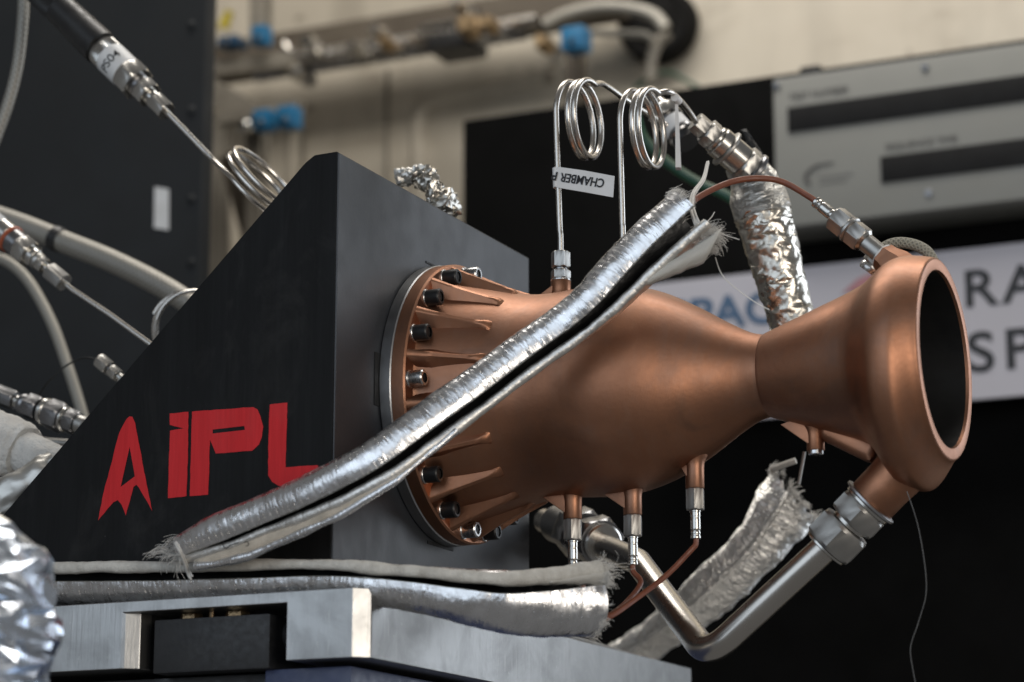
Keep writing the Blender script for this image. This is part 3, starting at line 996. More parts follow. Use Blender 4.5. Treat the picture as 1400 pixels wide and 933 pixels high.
# inlet boss of the cooling manifold
IN0 = AX + V((0.2935, 0, -0.0600))
IND = V((-0.74, 0.0, -0.67)).normalized()
mb = MB()
lathe(mb, IN0 - IND * 0.004, IND, [(0, 0.0160), (0.010, 0.0152), (0.020, 0.0146), (0.0315, 0.0146), (0.0325, 0.0140)], 36)
mb.build('inlet_boss', COPPER, eng, angle=40)
# sensor boss on top of the manifold
SB0 = at(1216, 358, Y=0.0)
SBD = V((-0.80, 0, 0.60)).normalized()
SBD = (at(1106, 266, Y=0.0) - at(1212, 352, Y=0.0)).normalized()
mb = MB()
lathe(mb, SB0 - SBD * 0.012, SBD, [(0, 0.0115), (0.008, 0.0108), (0.014, 0.0088), (0.0175, 0.0085), (0.018, 0.0080)], 6)
mb.build('sensor_boss', COPPER_M, eng, angle=20)


# ------------------------------------------------------------------ fitting chains
def chain(parent, o, d, segs):
    """segs = (part name, kind, length, diameter, material)"""
    s = 0.0
    d = V(d).normalized()
    for nm, kind, L, dia, mat in segs:
        p = V(o) + d * s
        mb = MB()
        if kind == 'hex':
            hexa(mb, p, d, L, dia)
        elif kind == 'cyl':
            c = min(0.0006, L * 0.2)
            lathe(mb, p, d, [(0, dia / 2 - c), (c, dia / 2), (L - c, dia / 2), (L, dia / 2 - c)], 28)
        elif kind == 'ring':
            lathe(mb, p, d, [(0, dia / 2 * 0.9), (L * 0.25, dia / 2), (L * 0.75, dia / 2), (L, dia / 2 * 0.9)], 28)
        elif kind == 'cone':
            lathe(mb, p, d, [(0, dia[0] / 2), (L, dia[1] / 2)], 28)
        elif kind == 'knurl':
            rows = []
            _, aa, bb = frame(d)
            for q, rr in ((0, 0.94), (L * 0.15, 1), (L * 0.85, 1), (L, 0.94)):
                rows.append([p + d * q + (aa * math.cos(2 * math.pi * j / 80) + bb * math.sin(2 * math.pi * j / 80)) * dia / 2 * rr * (1.0 if j % 2 else 0.955) for j in range(80)])
            mb.grid(rows, True, True, True)
        elif kind == 'crimp':
            prof = []
            for q in range(25):
                t = q / 24
                dip = 0.12 * (math.exp(-((t - 0.72) / 0.035) ** 2) + math.exp(-((t - 0.86) / 0.035) ** 2) + 0.6 * math.exp(-((t - 0.2) / 0.03) ** 2))
                prof.append((L * t, dia / 2 * (1 - dip)))
            lathe(mb, p, d, prof, 24)
        mb.build(nm, mat, parent, angle=32)
        s += L
    return V(o) + d * s


def span(parent, a, b, segs, dk=1.0):
    """chain whose part lengths fill the stretch a-b; lengths are relative, diameters in metres"""
    a, b = V(a), V(b)
    k = (b - a).length / sum(x[2] for x in segs)
    return chain(parent, a, b - a, [(n_, kd, L * k, tuple(q * dk for q in dm) if isinstance(dm, tuple) else dm * dk, mt) for n_, kd, L, dm, mt in segs])


# pressure tubes with coils
def coil_tube(name, x, label, exit_pts, top_px, lean, tagfn=None):
    zb0 = 1.2 + rad_at(x) + 0.0090
    b = V((x, 0, zb0))
    t = thing(name, b, label, 'pressure tube', 'coiled pressure tubes')
    e0 = chain(t, b, UPV, [('seal_washer', 'cyl', 0.0012, 0.0125, ZINC), ('lower_nut', 'hex', 0.0058, 0.0108, STEEL_S), ('neck', 'cyl', 0.0016, 0.0085, STEEL_D), ('upper_nut', 'hex', 0.0102, 0.0104, STEEL_S)])
    R = 0.0242
    top = at(top_px[0], top_px[1] - 13, Y=0.0)
    zc = top.z - R - 0.0016
    pts = [e0 - V((0, 0, 0.004)), e0 + V((0, 0, 0.01))]
    x1 = x + lean
    zst = zc - 0.004
    n = 6
    for k in range(1, n):
        f = k / n
        pts.append(V((x + lean * f, 0, e0.z + (zst - e0.z) * f)))
    turns = 2.28
    m = int(turns * 40)
    hel = []
    for k in range(m + 1):
        a_ = math.pi - 2 * math.pi * turns * k / m
        xx = x1 + 0.0068 * (2 * math.pi * turns * k / m) / (2 * math.pi) + 0.0012 * math.sin(k / m * 5)
        Rk = R * (1 + 0.02 * math.sin(k * 0.11))
        hel.append(V((xx, R + Rk * math.cos(a_), zc + Rk * 1.0 * math.sin(a_))))
    tail = [hel[-1]] + exit_pts
    path = crom(pts + [hel[0]], 5)[:-1] + hel[:-1] + crom(tail, 10)
    tube(MB(), path, 0.00185, 12).build('coiled_tube', TUBE, t)
    return t, e0


fe = at(957, 174, Y=0.125)
t1, e1 = coil_tube('pressure_tube', TOPX[0], 'left coiled pressure tube with printed white flag on the engine', [at(826, 116, Y=0.05), at(862, 141, Y=0.09), at(900, 165, Y=0.12), at(912, 172, Y=0.125)], (786, 106), -0.0028)
t2, e2 = coil_tube('pressure_tube', TOPX[1], 'right coiled pressure tube rising beside the silver sleeve', [at(918, 127, Y=0.04), at(940, 150, Y=0.075), at(957, 176, Y=0.10)], (884, 116), -0.0012)
# flag label on the left tube
fl = prism(MB(), [at(761, 228, Y=-0.0022), at(800, 233.5, Y=-0.0022), at(840, 241, Y=-0.0022), at(838, 270, Y=-0.0022), at(800, 263, Y=-0.0022), at(761, 256.5, Y=-0.0022)], (0, 0.0004, 0)).build('flag_label', LABEL, t1, smooth=False)
lathe(MB(), at(761.5, 257, Y=0.0), at(760.2, 228, Y=0.0) - at(761.5, 257, Y=0.0), [(0, 0.0024), (28.5 / 2240, 0.0024)], 20).build('label_wrap', LABEL, t1)
ra = at(770, 238, Y=-0.003) - at(826, 247, Y=-0.003)
ub = -UPV
p_ = at(827.5, 245.5, Y=-0.0026)
ra = (at(775, 237.2, Y=-0.0026) - at(827, 244.8, Y=-0.0026)).normalized()
text('P', 12.0 / 2240, at(763.5, 235.8, Y=-0.0029), INK, fl, 'lettering', right=ra, upv=ra.cross(V((0, 1, 0))) * (-1 if ra.cross(V((0, 1, 0))).z > 0 else 1), bold=0.00012, thick=0.0003)
text('CHAMBER', 12.0 / 2240, p_, INK, fl, 'lettering', right=ra, upv=(ra.cross(V((0, 1, 0))) * -1 if ra.cross(V((0, 1, 0))).z > 0 else ra.cross(V((0, 1, 0)))), bold=0.00012, thick=0.0003, wide=0.86)
# edge-on flag on the right tube
fp = at(924, 137, Y=0.048)
fq = at(927, 229, Y=0.048)
dd = FW * 0.028 + RT * 0.0022
m2 = MB()
m2.add([fp - RT * 0.0005, fp + RT * 0.0013, fq + RT * 0.0018, fq - RT * 0.0016, fp - RT * 0.0005 + dd * 0.2, fp + RT * 0.0013 + dd * 0.2, fq + RT * 0.0018 + dd, fq - RT * 0.0016 + dd], [(0, 3, 2, 1), (4, 5, 6, 7), (0, 1, 5, 4), (1, 2, 6, 5), (2, 3, 7, 6), (3, 0, 4, 7)])
m2.build('flag_label', LABEL, t2, smooth=False)
p = at(925, 136, Y=0.046)
dirx = (at(940, 150, Y=0.075) - at(918, 127, Y=0.04)).normalized()
lathe(MB(), p - dirx * 0.004, dirx, [(0, 0.0026), (0.008, 0.0026)], 18).build('label_wrap', LABEL, t2)

# transducers behind the coils
o_ = at(886, 132, Y=0.16)
d_ = (at(954, 207, Y=0.15) - o_).normalized()
tr = thing('pressure_transducer', o_, 'silver pressure transducer with white label band behind the right coil', 'sensor')
chain(tr, o_, d_, [('hex_nut', 'hex', 0.010, 0.013, STEEL_D), ('body', 'cyl', 0.008, 0.015, STEEL), ('hex_collar', 'hex', 0.009, 0.021, STEEL), ('ring', 'ring', 0.003, 0.017, STEEL_D), ('label_band', 'cyl', 0.011, 0.019, LABEL), ('end_ring', 'ring', 0.005, 0.021, STEEL_D), ('cap', 'cyl', 0.006, 0.018, RUBBER)])
text('PS', 0.006, at(934, 190, Y=0.13), INK, tr, 'lettering', right=-(RT * 0.7 - UP * 0.7), upv=-(RT * 0.7 + UP * 0.7))
o_ = at(950, 166, Y=0.096)
d_ = (at(1022, 228, Y=0.125) - o_).normalized()
tr2 = thing('pressure_transducer', o_, 'stepped silver transducer where the right coil tube ends', 'sensor')
endp = chain(tr2, o_, d_, [('entry_nut', 'hex', 0.0095, 0.0125, STEEL_S), ('hex_nut', 'hex', 0.0075, 0.0165, STEEL_S), ('ring', 'ring', 0.003, 0.019, STEEL), ('body', 'cyl', 0.007, 0.021, STEEL), ('flange_ring', 'ring', 0.0025, 0.0265, STEEL_S), ('rear_body', 'cyl', 0.012, 0.0215, STEEL), ('hex_collar', 'hex', 0.008, 0.023, STEEL_S), ('end_ring', 'ring', 0.004, 0.027, STEEL_D), ('cable_boot', 'cyl', 0.010, 0.020, SLEEVE_OLD)])

# lower thermocouple probes with brown cables
labs = ('leftmost of the three lower probes, its tip reaching the frayed sleeve', 'middle of the three lower probes under the copper chamber', 'rightmost and highest of the three lower probes under the copper chamber')
CABEND = at(832, 846, Y=-0.052)
for i, x in enumerate(BOTX):
    zz = 1.2 - rad_at(x) + 0.001 - (0.0150 if x < 0.16 else 0.0165)
    b = V((x, 0, zz))
    t = thing('thermocouple_probe', b, labs[i], 'probe', 'probes under the chamber')
    e_ = chain(t, b, DN, [('hex_nut', 'hex', 0.0128, 0.0102, STEEL_S), ('neck', 'cyl', 0.0012, 0.0066, STEEL), ('crimp_sleeve', 'crimp', 0.0155, 0.0060, STEEL)])
    if i == 1:
        pts = [e_ + V((0, 0, 0.003)), e_ + V((0, 0, -0.004)), at(876, 797, Y=-0.004), at(858, 822, Y=-0.02), at(832, 842, Y=-0.052), at(800, 848, Y=-0.07)]
    elif i == 2:
        pts = [e_ + V((0, 0, 0.003)), e_ + V((0, 0, -0.003)), at(945, 752, Y=-0.002), at(912, 786, Y=-0.012), at(872, 817, Y=-0.03), at(832, 844, Y=-0.056), at(800, 850, Y=-0.072)]
    else:
        pts = [e_ + V((0, 0, 0.003)), e_ + V((0, 0, -0.006)), at(797, 800, Y=-0.006), at(790, 815, Y=-0.03)]
    tube(MB(), crom(pts, 8), 0.00165, 10).build('cable', CABLE, t)

# upper probe at the nozzle manifold
sp = SB0 + SBD * 0.0055
up_ = thing('thermocouple_probe', sp, 'slanted steel probe on top of the nozzle with brown cable', 'probe')
e_ = chain(up_, sp, SBD, [('seal_washer', 'cyl', 0.0012, 0.0150, LABEL), ('shank', 'cyl', 0.0125, 0.0112, STEEL_S), ('shoulder', 'cone', 0.0015, (0.0112, 0.0142), STEEL), ('hex_body', 'hex', 0.0100, 0.0140, STEEL_S), ('ring', 'ring', 0.0026, 0.0165, STEEL_S), ('rear_hex', 'hex', 0.0112, 0.0138, STEEL_S), ('crimp_sleeve', 'crimp', 0.0155, 0.0072, STEEL)])
tube(MB(), crom([e_ - SBD * 0.003, e_ + SBD * 0.004, at(1070, 249, Y=0.0), at(1035, 244, Y=-0.008), at(1000, 249, Y=-0.018), at(965, 264, Y=-0.032), at(942, 280, Y=-0.042), at(915, 305, Y=-0.05)], 8), 0.00185, 10).build('cable', CABLE, up_)
# side fitting and fibre cord behind the lip
o_ = at(1186, 372, Y=0.03)
sf = thing('side_fitting', o_, 'small grey cap fitting tucked behind the slanted nozzle probe', 'fitting')
chain(sf, o_, at(1206, 345, Y=0.03) - o_, [('cap', 'ring', 0.005, 0.013, ZINC), ('body', 'hex', 0.008, 0.0125, STEEL_S)])
o = tube(MB(), crom([at(x, y, Y=0.035) for x, y in ((1200, 350), (1210, 338), (1228, 332), (1250, 335), (1268, 345), (1280, 365))], 8), 0.0034, 12).build('fibre_cord', BRAID_F)
tag(o, 'grey braided fibre cord curving over the top of the nozzle', 'cord')

# feed line: hex fitting, bent stainless tube
fo = IN0 + IND * 0.0275
fd = thing('feed_line', fo, 'bent stainless feed tube with large hex nuts below the nozzle', 'pipe')
e_ = chain(fd, fo, IND, [('seal_ring', 'ring', 0.0024, 0.0345, RING), ('body_collar', 'cyl', 0.0022, 0.0300, STEEL), ('body_hex', 'hex', 0.0125, 0.0285, STEEL_S), ('neck', 'cyl', 0.0030, 0.0215, STEEL), ('nut', 'hex', 0.0165, 0.0300, STEEL_S), ('back_ring', 'ring', 0.0024, 0.0270, STEEL)])
bend1 = at(968, 897, Y=0.005)
pA = e_
bend2 = at(872, 768, Y=0.085)
endb = at(745, 712, Y=0.19)
tube(MB(), fillet([pA - IND * 0.01, bend1, bend2, endb], 0.020, 12), 0.0083, 24).build('bent_tube', TUBE, fd)
d_ = (endb - bend2).normalized()
p0 = bend2 + d_ * ((at(822, 742, Y=0.125) - bend2).length)
chain(fd, at(826, 744, Y=0.123), d_, [('far_ring', 'ring', 0.004, 0.026, STEEL), ('far_nut', 'hex', 0.016, 0.030, STEEL_D), ('far_body', 'cyl', 0.012, 0.022, STEEL_D), ('far_hex', 'hex', 0.020, 0.031, STEEL_D), ('far_end', 'cyl', 0.030, 0.026, STEEL_D)])


def tuft(mb, seed, base, main, n, clumps, lo, hi, spread=0.35, droop=0.25, r=(0.00006, 0.00013)):
    """cut glass fibre: strands gathered in limp, curling clumps"""
    rnd = random.Random(seed)
    cl_ = []
    for k in range(clumps):
        b, d = base(rnd), V(main)
        d = (d + V((rnd.gauss(0, 1), rnd.gauss(0, 1), rnd.gauss(0, 1))) * spread).normalized()
        cl_.append((b, d, V((rnd.gauss(0, 1), rnd.gauss(0, 1), rnd.gauss(0, 1))) * 0.5, rnd.uniform(lo, hi)))
    for k in range(n):
        b, d, cu, L = cl_[k % clumps]
        L = L * rnd.uniform(0.35, 1.15)
        j = lambda q: V((rnd.gauss(0, q), rnd.gauss(0, q), rnd.gauss(0, q)))
        b = b + j(0.0012)
        d = d + j(0.10)
        cv = cu + j(0.25)
        pts = [b - d * 0.002, b + d * L * 0.35, b + d * L * 0.7 + cv * L * 0.2 - UP * L * droop * 0.25, b + d * L * 0.95 + cv * L * 0.5 - UP * L * droop * 0.7, b + d * L * 1.05 + cv * L * 0.85 - UP * L * droop * 1.2]
        tube(mb, crom(pts, 2), rnd.uniform(*r), 4, False)
    return mb


# ------------------------------------------------------------------ slit heat sleeves
def sleeve(name, label, pix, rad, up_lip, low_lip, lip_r, edge_mats, cover, loc_i=0, fray=(False, False), seed=0, flare=None, n=26, wob=0.07):
    """C-section cloth sleeve along pix=[(px,py,Y)], angles measured from the camera-facing side towards the top"""
    raw = [at(x, y, Y=Y) for x, y, Y in pix]
    rr = crom([V((r, u, l)) for r, u, l in zip(rad, up_lip, low_lip)], 12)
    path = crom(raw, 12)
    t = thing(name, raw[loc_i], label, 'heat sleeve')
    outer, inner, lip_a, lip_b = [], [], [], []
    Ls, s = [], 0.0
    for i, p in enumerate(path):
        if i:
            s += (p - path[i - 1]).length
        Ls.append(s)
        T = (path[min(i + 1, len(path) - 1)] - path[max(i - 1, 0)]).normalized()
        Vn = -FW - T * (-FW).dot(T)
        Vn.normalize()
        U = T.cross(Vn)
        if U.z < 0:
            U = -U
        r, ua, la = rr[i]
        a0_, a1_ = math.radians(ua), math.radians(la + 360)
        ro, ri = [], []
        for j in range(n + 1):
            f = j / n
            a_ = a0_ + (a1_ - a0_) * f
            w = Vn * math.cos(a_) + U * math.sin(a_)
            q = p * 38 + w * 0.9 + V((seed, 0, 0))
            k = r * (1 + wob * noise.noise(q) + 0.030 * noise.noise(p * 190 + w * 1.6) + 0.008 * noise.noise(p * 420 + w * 3))
            if flare:
                k *= 1 + flare(i / (len(path) - 1), f)
            ro.append(p + w * k)
            ri.append(p + w * (k - 0.0013))
        outer.append(ro)
        inner.append(ri)
        lip_a.append((ro[0] + ri[0]) / 2)
        lip_b.append((ro[-1] + ri[-1]) / 2)
    R0 = rad[0]
    uvf = lambda i, j: (j / n * 6 * R0, Ls[i])
    MB().grid(outer, False, uvfn=uvf).build('outer_cover', cover, t, angle=180)
    MB().grid(inner, False, uvfn=uvf).build('inner_lining', LINING, t, angle=180)
    for lp, (mat, er) in ((lip_a, edge_mats[0]), (lip_b, edge_mats[1])):
        tube(MB(), lp, lambda s_, er=er: er * (1 + (0.45 * max(0, s_ - 0.72) / 0.28 if er > 0.003 else 0)) * (1 + 0.25 * noise.noise(V((s_ * 9 + seed, er * 100, 0)))), 16, True, 0.25).build('rolled_edge', mat, t)
    for e, (do, i0, i1) in enumerate(((fray[0], 0, 1), (fray[1], -1, -2))):
        if not do:
            continue
        mb = MB()
        out = (path[i0] - path[i1]).normalized()
        ring = [(a_ * 0.6 + b_ * 0.4) - out * 0.001 for a_, b_ in zip(outer[i0], inner[i0])]
        tuft(mb, seed + e, lambda rn: ring[rn.randrange(len(ring))], out, do, max(8, do // 9), 0.002, 0.0062, 0.3, 0.3)
        fo_ = mb.build('frayed_threads', THREAD, t)
        fo_['kind'] = 'stuff'
    return t, path, lip_b, inner


sA, pathA, outA, inA = sleeve('heat_sleeve', 'long slit silver heat sleeve slanting across the engine and the red letters',
    [(248, 750, -0.172), (300, 728, -0.172), (370, 700, -0.171), (450, 665, -0.170), (520, 627, -0.162), (590, 577, -0.143), (660, 527, -0.122), (725, 478, -0.105), (780, 440, -0.094), (815, 410, -0.088), (850, 375, -0.080), (895, 335, -0.070), (945, 295, -0.060)],
    [0.0080, 0.0106, 0.0112, 0.0118, 0.0123, 0.0126, 0.0125, 0.0122, 0.0125, 0.0135, 0.0150, 0.0165, 0.0175],
    [-26, -25, -22, -18, -15, -14, -14, -13, -10, -8, -2, 6, 12],
    [-46, -46, -48, -50, -50, -52, -52, -50, -48, -46, -42, -34, -28], 1.1,
    ((SLEEVE_OLD, 0.0007), (LIPS, 0.0029)), SLEEVE, 0, (60, 240), 3,
    flare=lambda s, f: 0.16 * max(0, f - 0.80) / 0.20)
sB, pathB, outB, inB = sleeve('heat_sleeve', 'slit silver heat sleeve lying level along the base plate edge',
    [(40, 799, -0.150), (130, 799, -0.150), (230, 798, -0.150), (340, 796, -0.150), (430, 794, -0.149), (500, 797, -0.148), (570, 806, -0.142), (630, 815, -0.134), (680, 822, -0.124), (730, 824, -0.108), (775, 824, -0.092), (808, 824, -0.080)],
    [0.0128, 0.0128, 0.0128, 0.0124, 0.0120, 0.0120, 0.0130, 0.0150, 0.0170, 0.0185, 0.0195, 0.0205],
    [60, 58, 58, 60, 58, 56, 55, 55, 56, 62, 68, 72],
    [12, 12, 12, 14, 16, 18, 20, 20, 20, 26, 32, 36], 1.0,
    ((CLOTH, 0.0034), (SLEEVE_OLD, 0.0006)), SLEEVE, 2, (0, 220), 11)

# turned-out beige flap at the lower end of the slanting sleeve
rows = []
i0_, i1_ = 4, 62
for k in range(i0_, i1_ + 1, 2):
    t = (k - i0_) / (i1_ - i0_)
    wd = 0.0095 * math.sin(min(1.0, 0.25 + t * 1.9) * math.pi / 2) * (1 - t ** 1.5) + 0.0012
    row = []
    for j in range(9):
        f = j / 8
        dn_ = (-UP * 0.93 + RT * 0.30)
        row.append(outA[k] + dn_ * (f * wd) - FW * (0.0005 + 0.0030 * math.sin(f * math.pi * 0.8)) + UP * (0.0007 * noise.noise(V((k * 0.3, f * 3, 0)))))
    rows.append(row)
mb = MB()
mb.grid(rows, False)
flap = mb.build('turned_flap', CLOTH_B, sA, angle=180)
sd = flap.modifiers.new('thick', 'SOLIDIFY')
sd.thickness = 0.0012
mb = MB()
tube(mb, crom([r[-1] - FW * 0.0006 for r in rows], 3), lambda s_: 0.0025 * (1 - 0.3 * s_), 12, True, 0.5).build('rolled_edge', SLEEVE, sA)
mb = MB()
for pts in (((306, 741), (305, 746), (309, 750), (316, 745), (326, 742)), ((334, 742), (338, 741), (340, 745), (336, 747))):
    tube(mb, crom([at(x, y, Y=-0.1880) for x, y in pts], 4), 0.00028, 5)
mb.build('pen_mark', INK, flap)
# white tie strands hanging at the lower end and at the upper end
for pts, r, lab in (([(240, 742, -0.184), (245, 752, -0.185), (252, 768, -0.178), (257, 782, -0.172), (261, 790, -0.171)], 0.0013, 'white tie string hanging from the lower end of the slanting sleeve'),
                    ([(968, 222, 0.03), (962, 245, 0.0), (950, 262, -0.03), (946, 278, -0.055), (950, 296, -0.068), (955, 308, -0.07)], 0.0014, 'white tie string between the transducer and the frayed sleeve end')):
    t = thing('tie_string', at(*pts[0][:2], Y=pts[0][2]), lab, 'string')
    rnd = random.Random(int(r * 1e5))
    for k in range(5):
        mb = MB()
        off = V((rnd.uniform(-1, 1), 0, rnd.uniform(-1, 1))) * r * 0.8
        tube(mb, crom([at(x, y, Y=Y) + off * (0.6 + 0.5 * q / 3) for q, (x, y, Y) in enumerate(pts)], 5), r * 0.45, 6)
        mb.build('strand', THREAD, t)
# lower-left fray heap
mb = MB()
tuft(mb, 5, lambda rn: at(rn.uniform(226, 258), rn.uniform(744, 762), Y=-0.172 + rn.uniform(-0.006, 0.006)), (-0.8, 0, 0.05), 220, 22, 0.003, 0.009, 0.5, 0.4)
o = mb.build('frayed_heap', THREAD, sA)
o['kind'] = 'stuff'
# long fluffy tuft at the upper end
mb = MB()
tuft(mb, 9, lambda rn: at(rn.uniform(955, 976), rn.uniform(312, 352), Y=-0.066 + rn.uniform(-0.005, 0.003)), RT * 0.9 + UP * 0.25, 380, 30, 0.003, 0.010, 0.45, 0.3)
for pts in (((960, 310), (972, 298), (977, 290)), ((985, 320), (998, 324), (1011, 328)), ((978, 352), (985, 372), (998, 388), (1030, 412), (1052, 424))):
    tube(mb, crom([at(x, y, Y=-0.06) for x, y in pts], 5), 0.0003, 5, False)
o = mb.build('frayed_tuft', THREAD, sA)
o['kind'] = 'stuff'
# pale cloth tongue at the upper end of the slanting sleeve
rows = []
for k in range(13):
    t = k / 12
    ca = at(868 + t * 106, 393 - t * 56, Y=-0.083 + t * 0.012)
    wd = 4 + 21 * t
    row = []
    for j in range(9):
        f = j / 8 - 0.5
        w = (UP * 0.86 + RT * 0.5)
        row.append(ca + w * (f * 2 * wd / 2330) - FW * (0.0045 * math.cos(f * math.pi)) + UP * 0.001 * noise.noise(V((k * 0.7, f * 4, 1))))
    rows.append(row)
tg = MB().grid(rows, False, uvfn=lambda i, j: (j * 0.004, i * 0.006)).build('cloth_tongue', WEAVE, sA, angle=180)
sd = tg.modifiers.new('thick', 'SOLIDIFY')
sd.thickness = 0.001

# pale cloth opening out at the right end of the level sleeve
rows = []
for k in range(13):
    t = k / 12
    ca = at(752 + t * 80, 795 - t * 9, Y=-0.112 + t * 0.028)
    wd = 5 + 9 * t
    rows.append([ca + UP * ((j / 8 - 0.5) * 2 * wd / 2300) - FW * (0.004 * math.cos((j / 8 - 0.5) * math.pi)) + UP * 0.0012 * noise.noise(V((k * 0.6, j * 0.5, 4))) for j in range(9)])
tg = MB().grid(rows, False, uvfn=lambda i, j: (j * 0.003, i * 0.005)).build('cloth_tongue', WEAVE, sB, angle=180)
tg.modifiers.new('thick', 'SOLIDIFY').thickness = 0.001
mb = MB()
tuft(mb, 31, lambda rn: at(rn.uniform(816, 830), rn.uniform(771, 802), Y=-0.086 + rn.uniform(-0.004, 0.002)), RT + UP * 0.15, 330, 28, 0.003, 0.0075, 0.35, 0.3)
tuft(mb, 32, lambda rn: at(rn.uniform(820, 830), rn.uniform(770, 785), Y=-0.086), RT + UP * 0.4, 10, 5, 0.010, 0.016, 0.3, 0.1)
mb.build('frayed_tuft', THREAD, sB)['kind'] = 'stuff'

# worn sleeve behind the feed tube
pts = [at(x, y, Y=Y) for x, y, Y in ((1086, 676, 0.270), (1064, 708, 0.272), (1035, 748, 0.280), (985, 798, 0.31), (930, 845, 0.36), (868, 892, 0.42), (820, 930, 0.46))]
t = thing('worn_sleeve', pts[-1], 'worn silver cloth sleeve hanging behind the bent feed tube', 'heat sleeve')
pa = crom(pts, 14)
rows, rin = [], []
Ls = [0.0]
for a_, b_ in zip(pa, pa[1:]):
    Ls.append(Ls[-1] + (b_ - a_).length)
for i, p in enumerate(pa):
    s_ = i / (len(pa) - 1)
    T = (pa[min(i + 1, len(pa) - 1)] - pa[max(i - 1, 0)]).normalized()
    Vn = (-FW - T * (-FW).dot(T)).normalized()
    U_ = T.cross(Vn)
    R_ = 0.0225 - 0.0065 * min(1, s_ * 1.6) + 0.0012 * math.sin(s_ * 14)
    row, ri = [], []
    for j in range(48):
        an = 2 * math.pi * j / 48
        w = U_ * math.cos(an) + Vn * (math.sin(an) * 0.62)
        q = R_ * (1 + 0.13 * noise.noise((p + w * R_) * 70) + 0.05 * noise.noise((p + w * R_) * 230))
        rag = T * (0.008 * noise.noise(V((math.cos(an) * 3, math.sin(an) * 3, 2))) - 0.006 * math.cos(an)) if i < 3 else V((0, 0, 0))
        row.append(p + w * q + rag * (1 - i / 3))
        ri.append(p + w * (q - 0.0012) + rag * (1 - i / 3))
    rows.append(row)
    rin.append(ri)
MB().grid(rows, True, uvfn=lambda i, j: (j / 48 * 0.12, Ls[i])).build('cloth_tube', WORN, t, angle=180)
MB().grid(rin, True).build('inner_lining', LINING, t, angle=180)
tube(MB(), [r_[10] * 0.97 + r_[11] * 0.03 for r_ in rows], 0.0020, 8, True, 0.7).build('stitched_seam', WORN, t)
mb = MB()
tuft(mb, 21, lambda rn: rows[0][rn.randrange(48)], (pts[0] - pts[1]).normalized() + UP * 0.2, 300, 30, 0.002, 0.006, 0.4, 0.2, (0.0001, 0.0002))
o = mb.build('frayed_threads', THREAD, t)
o['kind'] = 'stuff'
tube(MB(), crom([at(1054, 643, Y=0.19), at(1068, 637, Y=0.19), at(1088, 630, Y=0.19)], 4), 0.0022, 8).build('stiff_strip', CLOTH, t)
o = tube(MB(), crom([at(x, y, Y=0.17) for x, y in ((1092, 662), (1096, 640), (1100, 618))], 4), 0.0012, 8).build('thin_lead', STEEL_S)
tag(o, 'thin grey lead between the worn sleeve and the plugged boss', 'wire')
o = tube(MB(), crom([V(q) for q in ((0.020, -0.02, ZT + 0.002), (0.026, 0.06, ZT + 0.002), (0.028, 0.15, ZT + 0.002), (0.022, 0.24, ZT + 0.002))], 5), 0.0020, 8).build('grey_lead', STEEL_S)
tag(o, 'thin grey lead on the plate beside the level sleeve end', 'wire')

# foil wrapped hose under the transducers
pts = [at(x, y, Y=Y) for x, y, Y in ((1012, 222, 0.13), (1030, 250, 0.135), (1042, 290, 0.14), (1056, 340, 0.145), (1072, 400, 0.15), (1088, 460, 0.155))]
hose_t = t = thing('wrapped_hose', pts[-1], 'foil wrapped hose running down behind the nozzle throat', 'hose')
pa = crom(pts, 14)
k1 = 30
tube(MB(), pa[:k1], lambda s: 0.0115 + 0.0075 * min(1, s * 1.5), 28, True, 0.06).build('cloth_collar', SLEEVE_OLD, t)


def crumple(mb, path, r, n, amp, freq, seed):
    fr = frames(path)
    rows = []
    for i, (p, (tt, a, b)) in enumerate(zip(path, fr)):
        row = []
        q_ = r(i / (len(path) - 1)) if callable(r) else r
        for j in range(n):
            ang = 2 * math.pi * j / n
            w = a * math.cos(ang) + b * math.sin(ang)
            s = (p + w * q_) * freq + V((seed, seed, 0))
            k = abs(noise.noise(s)) * 1.3 + 0.6 * abs(noise.noise(s * 2.3)) + 0.3 * noise.noise(s * 5.1)
            row.append(p + w * q_ * (1 + amp * (k - 0.45)))
        rows.append(row)
    return mb.grid(rows, True, True, True)


mb = MB()
rows = []
for k in range(12):
    q = at(1012 + k * 4.2, 178 + k * 6.2, Y=0.15)
    rows.append([q + UP * (0.004 * noise.noise(V((k * 0.6, 0, 0)))), q + RT * 0.004 + UP * 0.001, q + RT * 0.006 - UP * 0.006 - FW * 0.003, q - UP * 0.012])
mb.grid(rows, False).build('dark_flap', TAPE, t, angle=180).modifiers.new('s', 'SOLIDIFY').thickness = 0.001

